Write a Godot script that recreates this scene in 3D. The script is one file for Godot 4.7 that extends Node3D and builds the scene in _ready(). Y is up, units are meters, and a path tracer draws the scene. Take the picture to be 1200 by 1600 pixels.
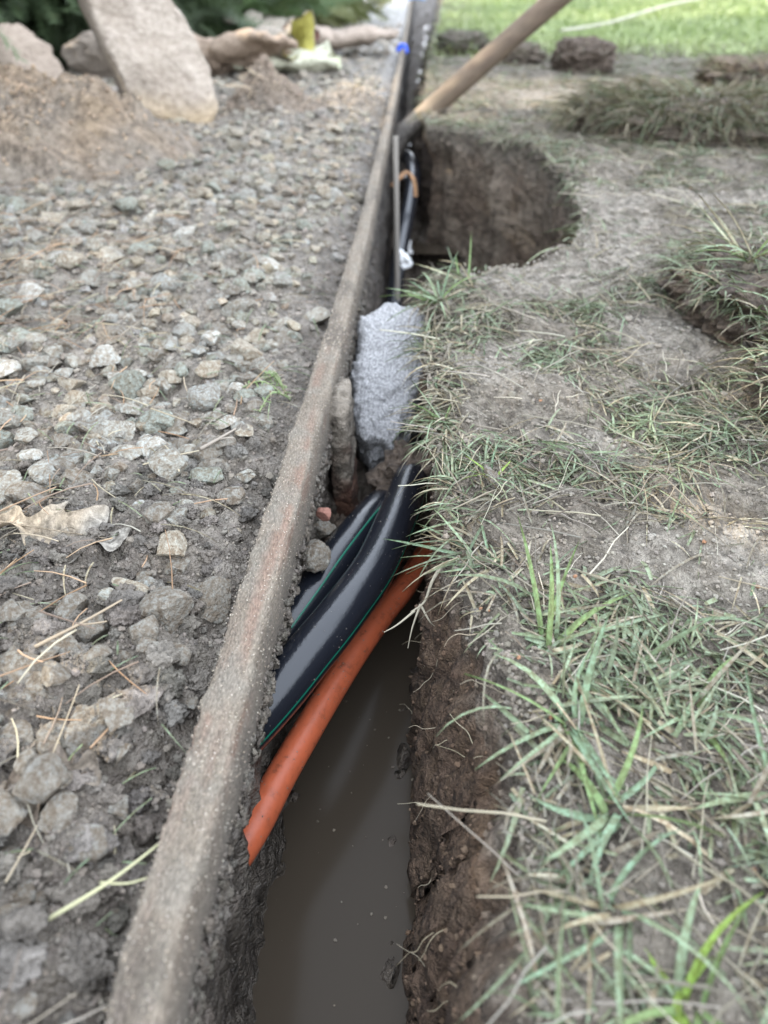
extends Node3D

# ---------------------------------------------------------------- helpers
class Buf:
	var v := PackedVector3Array()
	var n := PackedVector3Array()
	var c := PackedColorArray()
	var i := PackedInt32Array()
	func mesh(own_normals := false) -> ArrayMesh:
		var a := []
		a.resize(Mesh.ARRAY_MAX)
		a[Mesh.ARRAY_VERTEX] = v
		a[Mesh.ARRAY_COLOR] = c
		a[Mesh.ARRAY_INDEX] = i
		if not own_normals:
			n.resize(v.size())
			n.fill(Vector3.ZERO)
			for t in range(0, i.size(), 3):
				var p := v[i[t]]
				var q := (v[i[t + 2]] - p).cross(v[i[t + 1]] - p)
				n[i[t]] += q
				n[i[t + 1]] += q
				n[i[t + 2]] += q
			for k in n.size():
				n[k] = n[k].normalized() if n[k].length_squared() > 1e-30 else Vector3.UP
		a[Mesh.ARRAY_NORMAL] = n
		var m := ArrayMesh.new()
		m.add_surface_from_arrays(Mesh.PRIMITIVE_TRIANGLES, a)
		return m
	func grid(rows: int, cols: int, base: int, wrap := false) -> void:
		var last := cols if wrap else cols - 1
		for r in rows - 1:
			for k in last:
				var a := base + r * cols + k
				var b := base + r * cols + (k + 1) % cols
				var d := a + cols
				var e := b + cols
				i.append_array(PackedInt32Array([a, d, b, b, d, e]))

var rng := RandomNumberGenerator.new()
var taken := {}
var cam_pos := Vector3(0, 0.25, 0)
var cam_basis := Basis.from_euler(Vector3(deg_to_rad(-37.4), deg_to_rad(3.1), 0))
var n_big := FastNoiseLite.new()
var n_mid := FastNoiseLite.new()
var n_small := FastNoiseLite.new()
var n_tiny := FastNoiseLite.new()
var lip: Curve2D
var row_z := PackedFloat32Array()
var row_x := PackedFloat32Array()
var row_n := PackedVector2Array()
var M := {}

func noise_of(s: int, f: float, oct := 2) -> FastNoiseLite:
	var n := FastNoiseLite.new()
	n.noise_type = FastNoiseLite.TYPE_SIMPLEX_SMOOTH
	n.seed = s
	n.frequency = f
	n.fractal_octaves = oct
	return n

func numbered(called: String) -> String:
	var k: int = taken.get(called, 0)
	taken[called] = k + 1
	return called if k == 0 else "%s_%03d" % [called, k]

func tag(o: Node, label := "", category := "", group := "", kind := "") -> Node:
	for p in [["label", label], ["category", category], ["group", group], ["kind", kind]]:
		if p[1] != "":
			o.set_meta(p[0], p[1])
	return o

func thing(called: String, label: String, category: String, at := Vector3.ZERO, group := "") -> Node3D:
	var o := Node3D.new()
	o.name = numbered(called)
	add_child(o, true)
	o.position = at
	tag(o, label, category, group)
	return o

func obj(called: String, m: Mesh, mat: Material, parent: Node = self) -> MeshInstance3D:
	var o := MeshInstance3D.new()
	o.name = numbered(called) if parent == self else called
	o.mesh = m
	o.material_override = mat
	parent.add_child(o, true)
	return o

func scatter(called: String, m: Mesh, mat: Material, xf: Array, col: Array, parent: Node = self) -> MultiMeshInstance3D:
	var mm := MultiMesh.new()
	mm.transform_format = MultiMesh.TRANSFORM_3D
	mm.use_colors = true
	mm.mesh = m
	mm.instance_count = xf.size()
	for k in xf.size():
		mm.set_instance_transform(k, xf[k])
		mm.set_instance_color(k, col[k])
	var o := MultiMeshInstance3D.new()
	o.name = numbered(called) if parent == self else called
	o.multimesh = mm
	o.material_override = mat
	parent.add_child(o, true)
	o.set_meta("kind", "stuff")
	return o

func interp(pts: Array, t: float) -> float:   # pts: [key, value] with falling keys
	if t >= pts[0][0]:
		return pts[0][1]
	for k in pts.size() - 1:
		if t >= pts[k + 1][0]:
			var s: float = (pts[k][0] - t) / (pts[k][0] - pts[k + 1][0])
			return lerpf(pts[k][1], pts[k + 1][1], s)
	return pts[-1][1]

func rr(a: float, b: float) -> float:
	return rng.randf_range(a, b)

func noise_tex(s: int, f: float, oct: int, lo: float, hi: float, cellular := false, size := 1024, bits := [], gain := 0.6) -> NoiseTexture2D:
	var n := FastNoiseLite.new()
	n.noise_type = FastNoiseLite.TYPE_CELLULAR if cellular else FastNoiseLite.TYPE_SIMPLEX_SMOOTH
	n.seed = s
	n.frequency = f
	n.fractal_octaves = oct
	n.fractal_gain = gain
	var t := NoiseTexture2D.new()
	t.width = size
	t.height = size
	t.seamless = true
	t.noise = n
	var g := Gradient.new()
	g.set_color(0, Color(lo, lo, lo))
	g.set_color(1, Color(hi, hi, hi))
	if bits.size():
		g.offsets = PackedFloat32Array(bits.map(func(b): return b[0]))
		g.colors = PackedColorArray(bits.map(func(b): return b[1]))
	t.color_ramp = g
	return t

func mat(called: String, color: Color, rough: float, tex: Texture2D = null, scale := Vector3.ONE, bump: Texture2D = null, relief := 0.0, world := true, vc := true) -> StandardMaterial3D:
	var m := StandardMaterial3D.new()
	m.resource_name = called
	m.albedo_color = color.linear_to_srgb()
	m.roughness = rough
	m.metallic_specular = 0.4
	m.vertex_color_use_as_albedo = vc
	m.cull_mode = BaseMaterial3D.CULL_DISABLED
	if tex:
		m.albedo_texture = tex
	if tex or bump:
		m.uv1_triplanar = true
		m.uv1_world_triplanar = world
		m.uv1_scale = scale
	if bump:
		m.heightmap_enabled = true
		m.heightmap_texture = bump
		m.heightmap_scale = relief
	return m

func tube(b: Buf, pts: PackedVector3Array, radii: PackedFloat32Array, sides: int, col: Color, squash := 1.0, caps := true) -> void:
	var base := b.v.size()
	var side := Vector3.ZERO
	for k in pts.size():
		var d := (pts[mini(k + 1, pts.size() - 1)] - pts[maxi(k - 1, 0)]).normalized()
		if side == Vector3.ZERO:
			side = d.cross(Vector3.UP if absf(d.y) < 0.9 else Vector3.RIGHT).normalized()
		side = (side - d * side.dot(d)).normalized()
		var up := side.cross(d)
		for s in sides:
			var a := TAU * s / sides
			b.v.append(pts[k] + (side * cos(a) + up * sin(a) * squash) * radii[k])
			b.c.append(col)
	b.grid(pts.size(), sides, base, true)
	if caps:
		for e in [0, pts.size() - 1]:
			var at := b.v.size()
			b.v.append(pts[e])
			b.c.append(col)
			for s in sides:
				b.i.append_array(PackedInt32Array([at, base + e * sides + s, base + e * sides + (s + 1) % sides]))

func smooth_path(ctrl: Array, step: float) -> PackedVector3Array:
	var c := Curve3D.new()
	for k in ctrl.size():
		var h: Vector3 = (ctrl[mini(k + 1, ctrl.size() - 1)] - ctrl[maxi(k - 1, 0)]) / 6.0
		c.add_point(ctrl[k], -h, h)
	c.bake_interval = step
	return c.get_baked_points()

var ico_cache := {}
func ico(levels: int) -> Array:
	if ico_cache.has(levels):
		return ico_cache[levels]
	var g := (1.0 + sqrt(5.0)) / 2.0
	var v: Array[Vector3] = []
	for p in [[-1, g, 0], [1, g, 0], [-1, -g, 0], [1, -g, 0], [0, -1, g], [0, 1, g], [0, -1, -g], [0, 1, -g], [g, 0, -1], [g, 0, 1], [-g, 0, -1], [-g, 0, 1]]:
		v.append(Vector3(p[0], p[1], p[2]).normalized())
	var f := [0, 11, 5, 0, 5, 1, 0, 1, 7, 0, 7, 10, 0, 10, 11, 1, 5, 9, 5, 11, 4, 11, 10, 2, 10, 7, 6, 7, 1, 8, 3, 9, 4, 3, 4, 2, 3, 2, 6, 3, 6, 8, 3, 8, 9, 4, 9, 5, 2, 4, 11, 6, 2, 10, 8, 6, 7, 9, 8, 1]
	for l in levels:
		var mids := {}
		var nf := []
		for t in range(0, f.size(), 3):
			var m := []
			for e in 3:
				var a: int = f[t + e]
				var b: int = f[t + (e + 1) % 3]
				var key := mini(a, b) * 100000 + maxi(a, b)
				if not mids.has(key):
					mids[key] = v.size()
					v.append((v[a] + v[b]).normalized())
				m.append(mids[key])
			nf.append_array([f[t], m[0], m[2], f[t + 1], m[1], m[0], f[t + 2], m[2], m[1], m[0], m[1], m[2]])
		f = nf
	ico_cache[levels] = [PackedVector3Array(v), PackedInt32Array(f)]
	return ico_cache[levels]

# an angular stone: a ball cut by random planes, then worn by noise
func stone_mesh(s: int, planes: int, levels: int, wear: float, size := Vector3.ONE, freq := 2.2, crisp := false) -> ArrayMesh:
	var r := RandomNumberGenerator.new()
	r.seed = s
	var cut := []
	for k in planes:
		cut.append([Vector3(r.randfn(), r.randfn(), r.randfn()).normalized(), r.randf_range(0.46, 0.84)])
	var nz := noise_of(s, freq, 3)
	var src := ico(levels)
	var b := Buf.new()
	b.i = src[1].duplicate()
	for d in src[0]:
		var q := 1.0
		for c in cut:
			var k: float = d.dot(c[0])
			if k > 0.05:
				q = minf(q, c[1] / k)
		q *= 1.0 + wear * nz.get_noise_3dv(d)
		b.v.append(d * q * size)
		b.c.append(Color.WHITE)
	if crisp:
		var f := Buf.new()
		for t in b.i.size():
			f.v.append(b.v[b.i[t]])
			f.c.append(Color.WHITE)
			f.i.append(t)
		return f.mesh()
	return b.mesh()

# signed-distance shapes meshed as surface nets (for the gloves)
func nets(field: Callable, lo: Vector3, hi: Vector3, cell: float, col: Color) -> ArrayMesh:
	var nx := int(ceil((hi.x - lo.x) / cell)) + 1
	var ny := int(ceil((hi.y - lo.y) / cell)) + 1
	var nz := int(ceil((hi.z - lo.z) / cell)) + 1
	var f := PackedFloat32Array()
	f.resize(nx * ny * nz)
	for z in nz:
		for y in ny:
			for x in nx:
				f[x + nx * (y + ny * z)] = field.call(lo + Vector3(x, y, z) * cell)
	var idx := PackedInt32Array()
	idx.resize(f.size())
	idx.fill(-1)
	var b := Buf.new()
	for z in nz - 1:
		for y in ny - 1:
			for x in nx - 1:
				var sum := Vector3.ZERO
				var cnt := 0
				for e in 12:
					var ax := e / 4
					var o := Vector3i.ZERO
					o[(ax + 1) % 3] = e & 1
					o[(ax + 2) % 3] = (e >> 1) & 1
					var p := Vector3i(x, y, z) + o
					var q := p
					q[ax] += 1
					var fa := f[p.x + nx * (p.y + ny * p.z)]
					var fb := f[q.x + nx * (q.y + ny * q.z)]
					if (fa < 0) != (fb < 0):
						sum += Vector3(p).lerp(Vector3(q), fa / (fa - fb))
						cnt += 1
				if cnt:
					idx[x + nx * (y + ny * z)] = b.v.size()
					b.v.append(lo + sum / cnt * cell)
					b.c.append(col)
	for z in range(1, nz - 1):
		for y in range(1, ny - 1):
			for x in range(1, nx - 1):
				for ax in 3:
					var p := Vector3i(x, y, z)
					var q := p
					q[ax] += 1
					var fa := f[p.x + nx * (p.y + ny * p.z)]
					var fb := f[q.x + nx * (q.y + ny * q.z)]
					if (fa < 0) == (fb < 0):
						continue
					var g := []
					for o in [[0, 0], [1, 0], [1, 1], [0, 1]]:
						var s := p
						s[(ax + 1) % 3] -= o[0]
						s[(ax + 2) % 3] -= o[1]
						g.append(idx[s.x + nx * (s.y + ny * s.z)])
					if g.min() < 0:
						continue
					if fa < 0:
						b.i.append_array(PackedInt32Array([g[0], g[2], g[1], g[0], g[3], g[2]]))
					else:
						b.i.append_array(PackedInt32Array([g[0], g[1], g[2], g[0], g[2], g[3]]))
	return b.mesh()

# ---------------------------------------------------------------- the lie of the land
const BOARD := [[3.0, -0.086], [0.3, -0.086], [-0.08, -0.0855], [-0.23, -0.085], [-0.455, -0.0795], [-0.79, -0.0745], [-1.73, -0.080], [-3.65, -0.106], [-12.0, -0.24]]
const BOARD_W := 0.0165
const BARE := [[0.145, -0.292, 0.05, 0.03], [0.115, -0.71, 0.10, 0.06], [0.19, -0.78, 0.05, 0.08], [0.06, -0.50, 0.035, 0.05], [0.30, -1.75, 0.16, 0.10], [0.22, -0.93, 0.05, 0.14], [0.35, -0.98, 0.12, 0.05], [0.11, -0.405, 0.035, 0.025], [0.2, -0.56, 0.06, 0.05]]

func board_x(z: float) -> float:
	return interp(BOARD, z)

func soft(a: float, b: float, x: float) -> float:
	return smoothstep(a, b, x)

func depth_at(z: float) -> float:
	var d := 0.168
	d = lerpf(d, 0.125, soft(-0.42, -0.5, z))
	d = lerpf(d, 0.27, soft(-0.70, -0.80, z))
	d = lerpf(d, 0.19, soft(-1.30, -1.45, z))
	return lerpf(d, 0.0, soft(-9.0, -11.0, z))

func lip_x(z: float) -> float:
	var a := 0
	var b := row_z.size() - 1
	while b - a > 1:
		var m := (a + b) / 2
		if row_z[m] > z:
			a = m
		else:
			b = m
	return lerpf(row_x[a], row_x[b], clampf((row_z[a] - z) / maxf(1e-6, row_z[a] - row_z[b]), 0, 1))

func fade(dist: float, size: float) -> float:   # finer relief is left out where the grid is too coarse for it
	return clampf(1.6 - 0.007 * dist / size * 3.0, 0.0, 1.0)

func turf_y(x: float, z: float) -> float:
	var dist := Vector2(x, z).length()
	var y := 0.010 * n_big.get_noise_2d(x, z)
	y += 0.008 * n_mid.get_noise_2d(x + 5, z) * fade(dist, 0.03)
	y += 0.0040 * absf(n_small.get_noise_2d(x, z + 3)) * fade(dist, 0.012)
	y += 0.0016 * n_tiny.get_noise_2d(x, z) * fade(dist, 0.005)
	return y + 0.05 * soft(-2.2, -4.5, z) * soft(0.2, 1.2, x)

func gravel_y(x: float, z: float) -> float:
	var dist := Vector2(x, z).length()
	var gap := board_x(z) - x
	var y := 0.012 * n_big.get_noise_2d(x + 9, z)
	var wet := soft(-0.42, -0.15, z)
	y += (0.007 + 0.007 * wet) * n_mid.get_noise_2d(x, z + 7) * fade(dist, 0.03)
	y += (0.0045 + 0.003 * wet) * absf(n_small.get_noise_2d(x + 2, z)) * fade(dist, 0.012)
	y += 0.0018 * n_tiny.get_noise_2d(x, z + 1) * fade(dist, 0.005)
	y -= lerpf(0.016, 0.009, soft(-0.2, -0.8, z)) * (1.0 - soft(0.0, 0.035, gap))
	return y - 0.006

func turf_color(x: float, z: float) -> Color:
	var t := clampf(0.5 + 0.7 * n_mid.get_noise_2d(x * 0.7, z * 0.7 + 2), 0, 1)
	var c := Color(0.17, 0.145, 0.113).lerp(Color(0.275, 0.24, 0.193), t)
	if z > -2.4:
		c = c.lerp(Color(0.325, 0.29, 0.24), 0.75 * bare_here(x, z))
	return c

func gravel_color(x: float, z: float) -> Color:
	var t := clampf(0.5 + 0.7 * n_mid.get_noise_2d(x * 0.6 + 3, z * 0.6), 0, 1)
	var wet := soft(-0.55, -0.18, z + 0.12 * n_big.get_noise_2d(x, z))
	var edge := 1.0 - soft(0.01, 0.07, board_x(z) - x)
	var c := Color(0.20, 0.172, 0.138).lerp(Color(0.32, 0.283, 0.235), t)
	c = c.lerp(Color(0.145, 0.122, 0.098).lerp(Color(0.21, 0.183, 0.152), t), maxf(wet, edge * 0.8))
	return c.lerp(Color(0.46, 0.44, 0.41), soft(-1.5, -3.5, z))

func pick(a: Array) -> Color:
	return a[rng.randi() % a.size()]

func vary(c: Color, s: float) -> Color:
	var k := 1.0 + rr(-s, s)
	return Color(c.r * k * rr(0.96, 1.04), c.g * k, c.b * k * rr(0.96, 1.04))

func in_frame(p: Vector3) -> bool:
	var q := cam_basis.inverse() * (p - cam_pos)
	return q.z < -0.03 and absf(q.x / q.z) < 0.53 and absf(q.y / q.z) < 0.70

func on_turf(x: float, z: float, lift := 0.0) -> Vector3:
	return Vector3(x, turf_y(x, z) + lift, z)

func on_gravel(x: float, z: float, lift := 0.0) -> Vector3:
	return Vector3(x, gravel_y(x, z) + lift, z)

func random_basis() -> Basis:
	return Basis(Vector3(rng.randfn(), rng.randfn(), rng.randfn()).normalized(), rr(0, TAU))

# ---------------------------------------------------------------- grass
func blade_mesh(bend: float, curl: float, segs := 5, fold := 0.012) -> ArrayMesh:
	var b := Buf.new()
	for k in segs + 1:
		var t := float(k) / segs
		var w := 0.5 * (0.65 + 0.35 * minf(1.0, t * 4.0)) * pow(1.0 - t, 0.55) if k < segs else 0.02
		var ang := bend * t
		var y := sin(ang) / bend if absf(bend) > 0.01 else t
		var z := (1.0 - cos(ang)) / bend if absf(bend) > 0.01 else 0.0
		var off := curl * sin(t * 3.0) * 0.06
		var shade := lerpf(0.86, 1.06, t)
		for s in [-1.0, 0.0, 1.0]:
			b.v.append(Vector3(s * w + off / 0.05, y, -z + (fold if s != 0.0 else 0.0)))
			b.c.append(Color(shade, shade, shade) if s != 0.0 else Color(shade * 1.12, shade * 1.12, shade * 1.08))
	b.grid(segs + 1, 3, 0)
	return b.mesh()

# a blade that starts at p, points along yaw and rises by pitch
func blade_at(p: Vector3, yaw: float, pitch: float, length: float, width: float, roll := 0.0) -> Transform3D:
	var d := Vector3(cos(yaw) * cos(pitch), sin(pitch), sin(yaw) * cos(pitch))
	var side := d.cross(Vector3.UP).normalized()
	var face := side.cross(d)
	var b := Basis(side, d, face)
	b = Basis(d, roll) * b
	return Transform3D(Basis(b.x * width, b.y * length, b.z * length), p)

const GRASS := [Color(0.17, 0.205, 0.135), Color(0.15, 0.19, 0.12), Color(0.21, 0.24, 0.16), Color(0.125, 0.165, 0.095), Color(0.19, 0.235, 0.16)]
const STRAW := [Color(0.28, 0.245, 0.175), Color(0.22, 0.19, 0.135), Color(0.35, 0.32, 0.245), Color(0.20, 0.175, 0.13)]
const MUDDY := [Color(0.215, 0.192, 0.155), Color(0.17, 0.152, 0.12), Color(0.26, 0.235, 0.192), Color(0.14, 0.12, 0.095)]

func grass_color(green: float) -> Color:
	var t := rng.randf()
	if t < green:
		return vary(pick(GRASS), 0.3)
	return vary(pick(STRAW) if rng.randf() < 0.5 else pick(MUDDY), 0.25)

func bare_here(x: float, z: float) -> float:
	var m := 0.0
	for p in BARE:
		var q := Vector2((x - p[0]) / p[2], (z - p[1]) / p[3]).length()
		m = maxf(m, 1.0 - soft(0.6, 1.25, q + 0.25 * n_mid.get_noise_2d(x * 1.7, z)))
	return m

# a tuft whose blades can be told apart
func grass_tuft(label: String, x: float, z: float, count: int, len_lo: float, len_hi: float, w: float, lean_yaw: float, lean: float, colors: Array, up := 1.0, y := INF) -> void:
	var at := on_turf(x, z) if y == INF else Vector3(x, y, z)
	var o := thing("grass_tuft", label, "grass", at, "grass tufts along the cut turf")
	var root := Buf.new()
	tube(root, PackedVector3Array([Vector3(0, -0.012, 0), Vector3(0, -0.002, 0), Vector3(0.001, 0.005, 0)]), PackedFloat32Array([0.006, 0.005, 0.001]), 7, Color(0.2, 0.17, 0.13))
	obj("root_crown", root.mesh(), M.soil, o)
	for k in count:
		var yaw := rr(0, TAU)
		var out := Vector3(cos(yaw), rr(0.25, 1.3) * up, sin(yaw)) + Vector3(cos(lean_yaw), 0, sin(lean_yaw)) * lean
		out = out.normalized()
		var t := blade_at(Vector3(rr(-0.004, 0.004), 0.0, rr(-0.004, 0.004)), atan2(out.z, out.x), asin(out.y), rr(len_lo, len_hi), w * rr(0.8, 1.4), rr(-0.7, 0.7))
		var b := obj("blade", M.blades[k % M.blades.size()], M.tuft_mats[colors[k % colors.size()]], o)
		b.transform = t

# ---------------------------------------------------------------- the scene
func _ready() -> void:
	rng.seed = 7
	var cam := Camera3D.new()
	cam.name = "camera"
	cam.transform = Transform3D(cam_basis, cam_pos)
	cam.near = 0.02
	cam.far = 300.0
	var lens := CameraAttributesPhysical.new()
	lens.frustum_focal_length = 17.46
	lens.frustum_focus_distance = 0.40
	lens.exposure_aperture = 4.8
	lens.frustum_far = 300.0
	lens.frustum_near = 0.02
	cam.attributes = lens
	cam.fov = 69.0
	add_child(cam)
	cam.current = true
	var env := Environment.new()
	env.background_mode = Environment.BG_SKY
	env.tonemap_mode = Environment.TONE_MAPPER_LINEAR
	env.tonemap_exposure = 2.38
	env.sdfgi_enabled = true
	env.ssao_enabled = true
	env.ssil_enabled = true
	var sm := ProceduralSkyMaterial.new()
	sm.sky_top_color = Color(0.885, 0.925, 0.985)
	sm.sky_horizon_color = Color(0.83, 0.845, 0.86)
	sm.sky_curve = 0.18
	sm.ground_bottom_color = Color(0.25, 0.24, 0.2)
	sm.ground_horizon_color = Color(0.7, 0.72, 0.7)
	sm.sky_energy_multiplier = 1.5
	var sky := Sky.new()
	sky.sky_material = sm
	env.sky = sky
	var we := WorldEnvironment.new()
	we.name = "world_environment"
	we.environment = env
	add_child(we)
	var sun := DirectionalLight3D.new()
	sun.name = "sun"
	sun.light_energy = 1.4
	sun.light_color = Color(1.0, 0.95, 0.86)
	sun.light_angular_distance = 0.5
	sun.shadow_enabled = true
	sun.rotation = Vector3(deg_to_rad(-36), deg_to_rad(-97), 0)
	add_child(sun)

	n_big = noise_of(11, 7.0, 3)
	n_mid = noise_of(12, 26.0, 3)
	n_small = noise_of(13, 70.0, 3)
	n_tiny = noise_of(14, 210.0, 2)
	make_materials()
	make_rows()
	make_right_side()
	make_left_side()
	make_water()
	make_board()
	make_pipes()
	make_trench_things()
	make_gravel()
	make_turf_cover()
	make_clods()
	make_rocks()
	make_gloves()
	make_pole()
	make_shrubs()
	make_litter()

func make_materials() -> void:
	var mottle := noise_tex(1, 0.010, 6, 0.38, 1.0, false, 1024, [[0.0, Color(0.42, 0.41, 0.40)], [0.35, Color(0.62, 0.61, 0.6)], [0.55, Color(0.86, 0.855, 0.85)], [0.75, Color(1, 1, 1)], [1.0, Color(1, 1, 1)]], 0.72)
	var grit := noise_tex(2, 0.03, 5, 0.0, 1.0)
	var lumps := noise_tex(3, 0.014, 6, 0.0, 1.0, false, 1024, [], 0.74)
	var dusty := noise_tex(10, 0.02, 5, 0.72, 1.0, false, 1024, [[0.0, Color(0.72, 0.70, 0.68)], [0.45, Color(0.9, 0.89, 0.88)], [0.7, Color(1, 1, 1)], [1.0, Color(1, 1, 1)]])
	var smear := noise_tex(9, 0.012, 5, 0.0, 1.0, false, 1024, [[0.0, Color(0.62, 0.54, 0.46)], [0.38, Color(0.72, 0.65, 0.575)], [0.55, Color(0.88, 0.85, 0.81)], [0.68, Color(0.97, 0.97, 0.95)], [1.0, Color(1, 1, 1)]], 0.75)
	var fibre := noise_tex(4, 0.03, 4, 0.55, 1.0)
	var speck := noise_tex(5, 0.07, 2, 0.0, 1.0, false, 1024, [[0.0, Color(0.26, 0.26, 0.27)], [0.36, Color(0.44, 0.44, 0.45)], [0.48, Color(0.76, 0.76, 0.77)], [0.56, Color(0.84, 0.85, 0.88)], [0.62, Color(1, 1, 1)], [1.0, Color(1, 1, 1)]])
	M.grit = grit
	M.soil = mat("soil", Color.WHITE, 0.92, mottle, Vector3.ONE * 5.3, lumps, 0.8)
	M.turf = mat("dusty turf soil", Color.WHITE, 0.95, mottle, Vector3.ONE * 6.1, lumps, 0.8)
	M.mud = mat("damp mud", Color.WHITE, 0.55, mottle, Vector3.ONE * 5.7, lumps, 0.85)
	M.wall = mat("dug earth", Color.WHITE, 0.85, mottle, Vector3.ONE * 6.7, lumps, 0.9)
	M.wall_dark = mat("dark mud", Color(0.115, 0.085, 0.062), 0.85, mottle, Vector3.ONE * 6.7, lumps, 0.5)
	M.board = mat("weathered board", Color.WHITE, 0.9, fibre, Vector3(26, 26, 8.0), grit, 0.22)
	M.crumb = mat("crumbs", Color.WHITE, 0.95)
	M.grain = mat("sand grains", Color.WHITE, 0.9)
	M.granite = mat("rough granite", Color(0.425, 0.415, 0.40), 0.75, speck, Vector3.ONE * 8.0, lumps, 0.12)
	M.stones = []
	for c in [Color(0.255, 0.255, 0.235), Color(0.31, 0.31, 0.285), Color(0.24, 0.26, 0.235), Color(0.32, 0.30, 0.255), Color(0.28, 0.29, 0.28), Color(0.20, 0.19, 0.17), Color(0.40, 0.405, 0.385)]:
		M.stones.append(mat("stone", c * 1.12, 0.75, smear, Vector3.ONE * 17.0, lumps, 0.3))
	M.stone_any = mat("loose stone", Color.WHITE, 0.8, smear, Vector3.ONE * 17.0, lumps, 0.3)
	M.rock = mat("dusty rock", Color.WHITE, 0.92, dusty, Vector3.ONE * 4.0, lumps, 0.5)
	M.blade = mat("grass blade", Color(1.01, 1.06, 1.06), 0.6, smear, Vector3.ONE * 19.0)
	M.blade.backlight_enabled = true
	M.blade.backlight = Color(0.35, 0.4, 0.2)
	M.lawn = mat("lawn blade", Color.WHITE, 0.55)
	M.lawn.backlight_enabled = true
	M.lawn.backlight = Color(0.5, 0.6, 0.25)
	M.straw = mat("straw", Color.WHITE, 0.8)
	M.tuft_mats = {}
	for k in {"green": Color(0.15, 0.22, 0.09), "grey_green": Color(0.20, 0.26, 0.17), "blue_green": Color(0.17, 0.245, 0.165), "fresh": Color(0.20, 0.30, 0.06), "straw": Color(0.29, 0.255, 0.18), "muddy": Color(0.25, 0.225, 0.18), "pale": Color(0.42, 0.42, 0.32)}:
		var c: Color = {"green": Color(0.15, 0.22, 0.09), "grey_green": Color(0.20, 0.26, 0.17), "blue_green": Color(0.17, 0.245, 0.165), "fresh": Color(0.20, 0.30, 0.06), "straw": Color(0.29, 0.255, 0.18), "muddy": Color(0.25, 0.225, 0.18), "pale": Color(0.42, 0.42, 0.32)}[k]
		var m := mat("blade " + k, Color(c.r * 1.03, c.g * 1.08, c.b * 1.07), 0.6, smear, Vector3.ONE * 19.0)
		m.backlight_enabled = true
		m.backlight = Color(0.35, 0.4, 0.2)
		M.tuft_mats[k] = m
	M.blades = [blade_mesh(0.5, 0.0), blade_mesh(1.0, 0.5), blade_mesh(0.25, -0.4), blade_mesh(1.4, 0.2), blade_mesh(0.7, -0.7)]
	M.black = mat("black plastic", Color(0.007, 0.008, 0.011), 0.19, null, Vector3.ONE * 9.0, grit, 0.012, true, false)
	M.black.metallic_specular = 0.45
	M.green = mat("green stripe", Color(0.0, 0.085, 0.05), 0.35, null, Vector3.ONE, null, 0.0, true, false)
	M.orange = mat("orange plastic", Color(0.30, 0.068, 0.028), 0.45, noise_tex(6, 0.012, 5, 0.0, 1.0, false, 1024, [[0.0, Color(0.55, 0.6, 0.64)], [0.24, Color(0.75, 0.78, 0.8)], [0.34, Color(0.94, 0.95, 0.96)], [0.6, Color(1, 1, 1)], [1.0, Color(1, 1, 1)]], 0.7), Vector3.ONE * 6.0, grit, 0.02, true, false)
	M.wood = mat("pole wood", Color.WHITE, 0.7, fibre, Vector3(5, 9, 30), grit, 0.05, false)
	M.leather = mat("leather", Color.WHITE, 0.9, dusty, Vector3.ONE * 5.0, lumps, 0.3)
	M.leaf = mat("dead leaf", Color.WHITE, 0.75, mottle, Vector3.ONE * 16.0, lumps, 0.1)
	M.steel = mat("rusty steel", Color(0.13, 0.115, 0.10), 0.6, mottle, Vector3.ONE * 9.0, grit, 0.1, true, false)

# rows run along the lip of the trench, close together where it is near or turns
func make_rows() -> void:
	var ctrl := [[0.05, 3.0], [0.044, 1.0], [0.042, 0.3], [0.038, -0.084], [0.041, -0.131], [0.041, -0.2], [0.031, -0.25], [0.019, -0.301], [0.014, -0.366], [0.008, -0.45], [0.003, -0.566], [0.006, -0.65], [0.016, -0.694], [0.074, -0.727], [0.13, -0.766], [0.16, -0.81], [0.178, -0.9], [0.188, -1.0], [0.186, -1.1], [0.168, -1.235], [0.128, -1.335], [0.075, -1.385], [0.02, -1.412], [-0.006, -1.445], [-0.010, -1.73], [0.0, -2.9], [0.035, -4.7], [0.08, -7.0], [0.2, -12.0]]
	var pts := PackedVector3Array()
	for p in ctrl:
		pts.append(Vector3(p[0], 0, p[1]))
	var path := smooth_path(Array(pts), 0.001)
	var crumble := noise_of(21, 55.0, 3)
	var gone := 0.0
	var want := 0.0
	var last := path[0]
	var zmin := INF
	for p in path:
		gone += p.distance_to(last)
		last = p
		if gone >= want and p.z < zmin - 0.0002:
			var dist := maxf(0.25, Vector2(p.x, p.z).length())
			if p.z > 0.05:
				dist = 0.25 + 3.0 * (p.z - 0.05)
			want = gone + maxf(0.0028, 0.0078 * dist)
			row_z.append(p.z)
			row_x.append(p.x + 0.0055 * crumble.get_noise_2d(p.x * 1.0, p.z) + 0.005 * n_big.get_noise_2d(3.0, p.z * 2.0))
			zmin = p.z
	for z in [-13.0, -15.0, -18.0, -24.0, -34.0, -60.0]:
		row_z.append(z)
		row_x.append(0.2)
	for k in row_z.size():
		var a := maxi(0, k - 2)
		var b := mini(row_z.size() - 1, k + 2)
		var t := Vector2(row_x[b] - row_x[a], row_z[b] - row_z[a]).normalized()
		row_n.append(Vector2(t.y, -t.x))   # towards the open trench

func steps(first: float, grow: float, far: float) -> PackedFloat32Array:
	var d := PackedFloat32Array([0.0])
	while d[-1] < far:
		d.append(d[-1] + maxf(first, grow * d[-1]))
	return d

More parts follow.
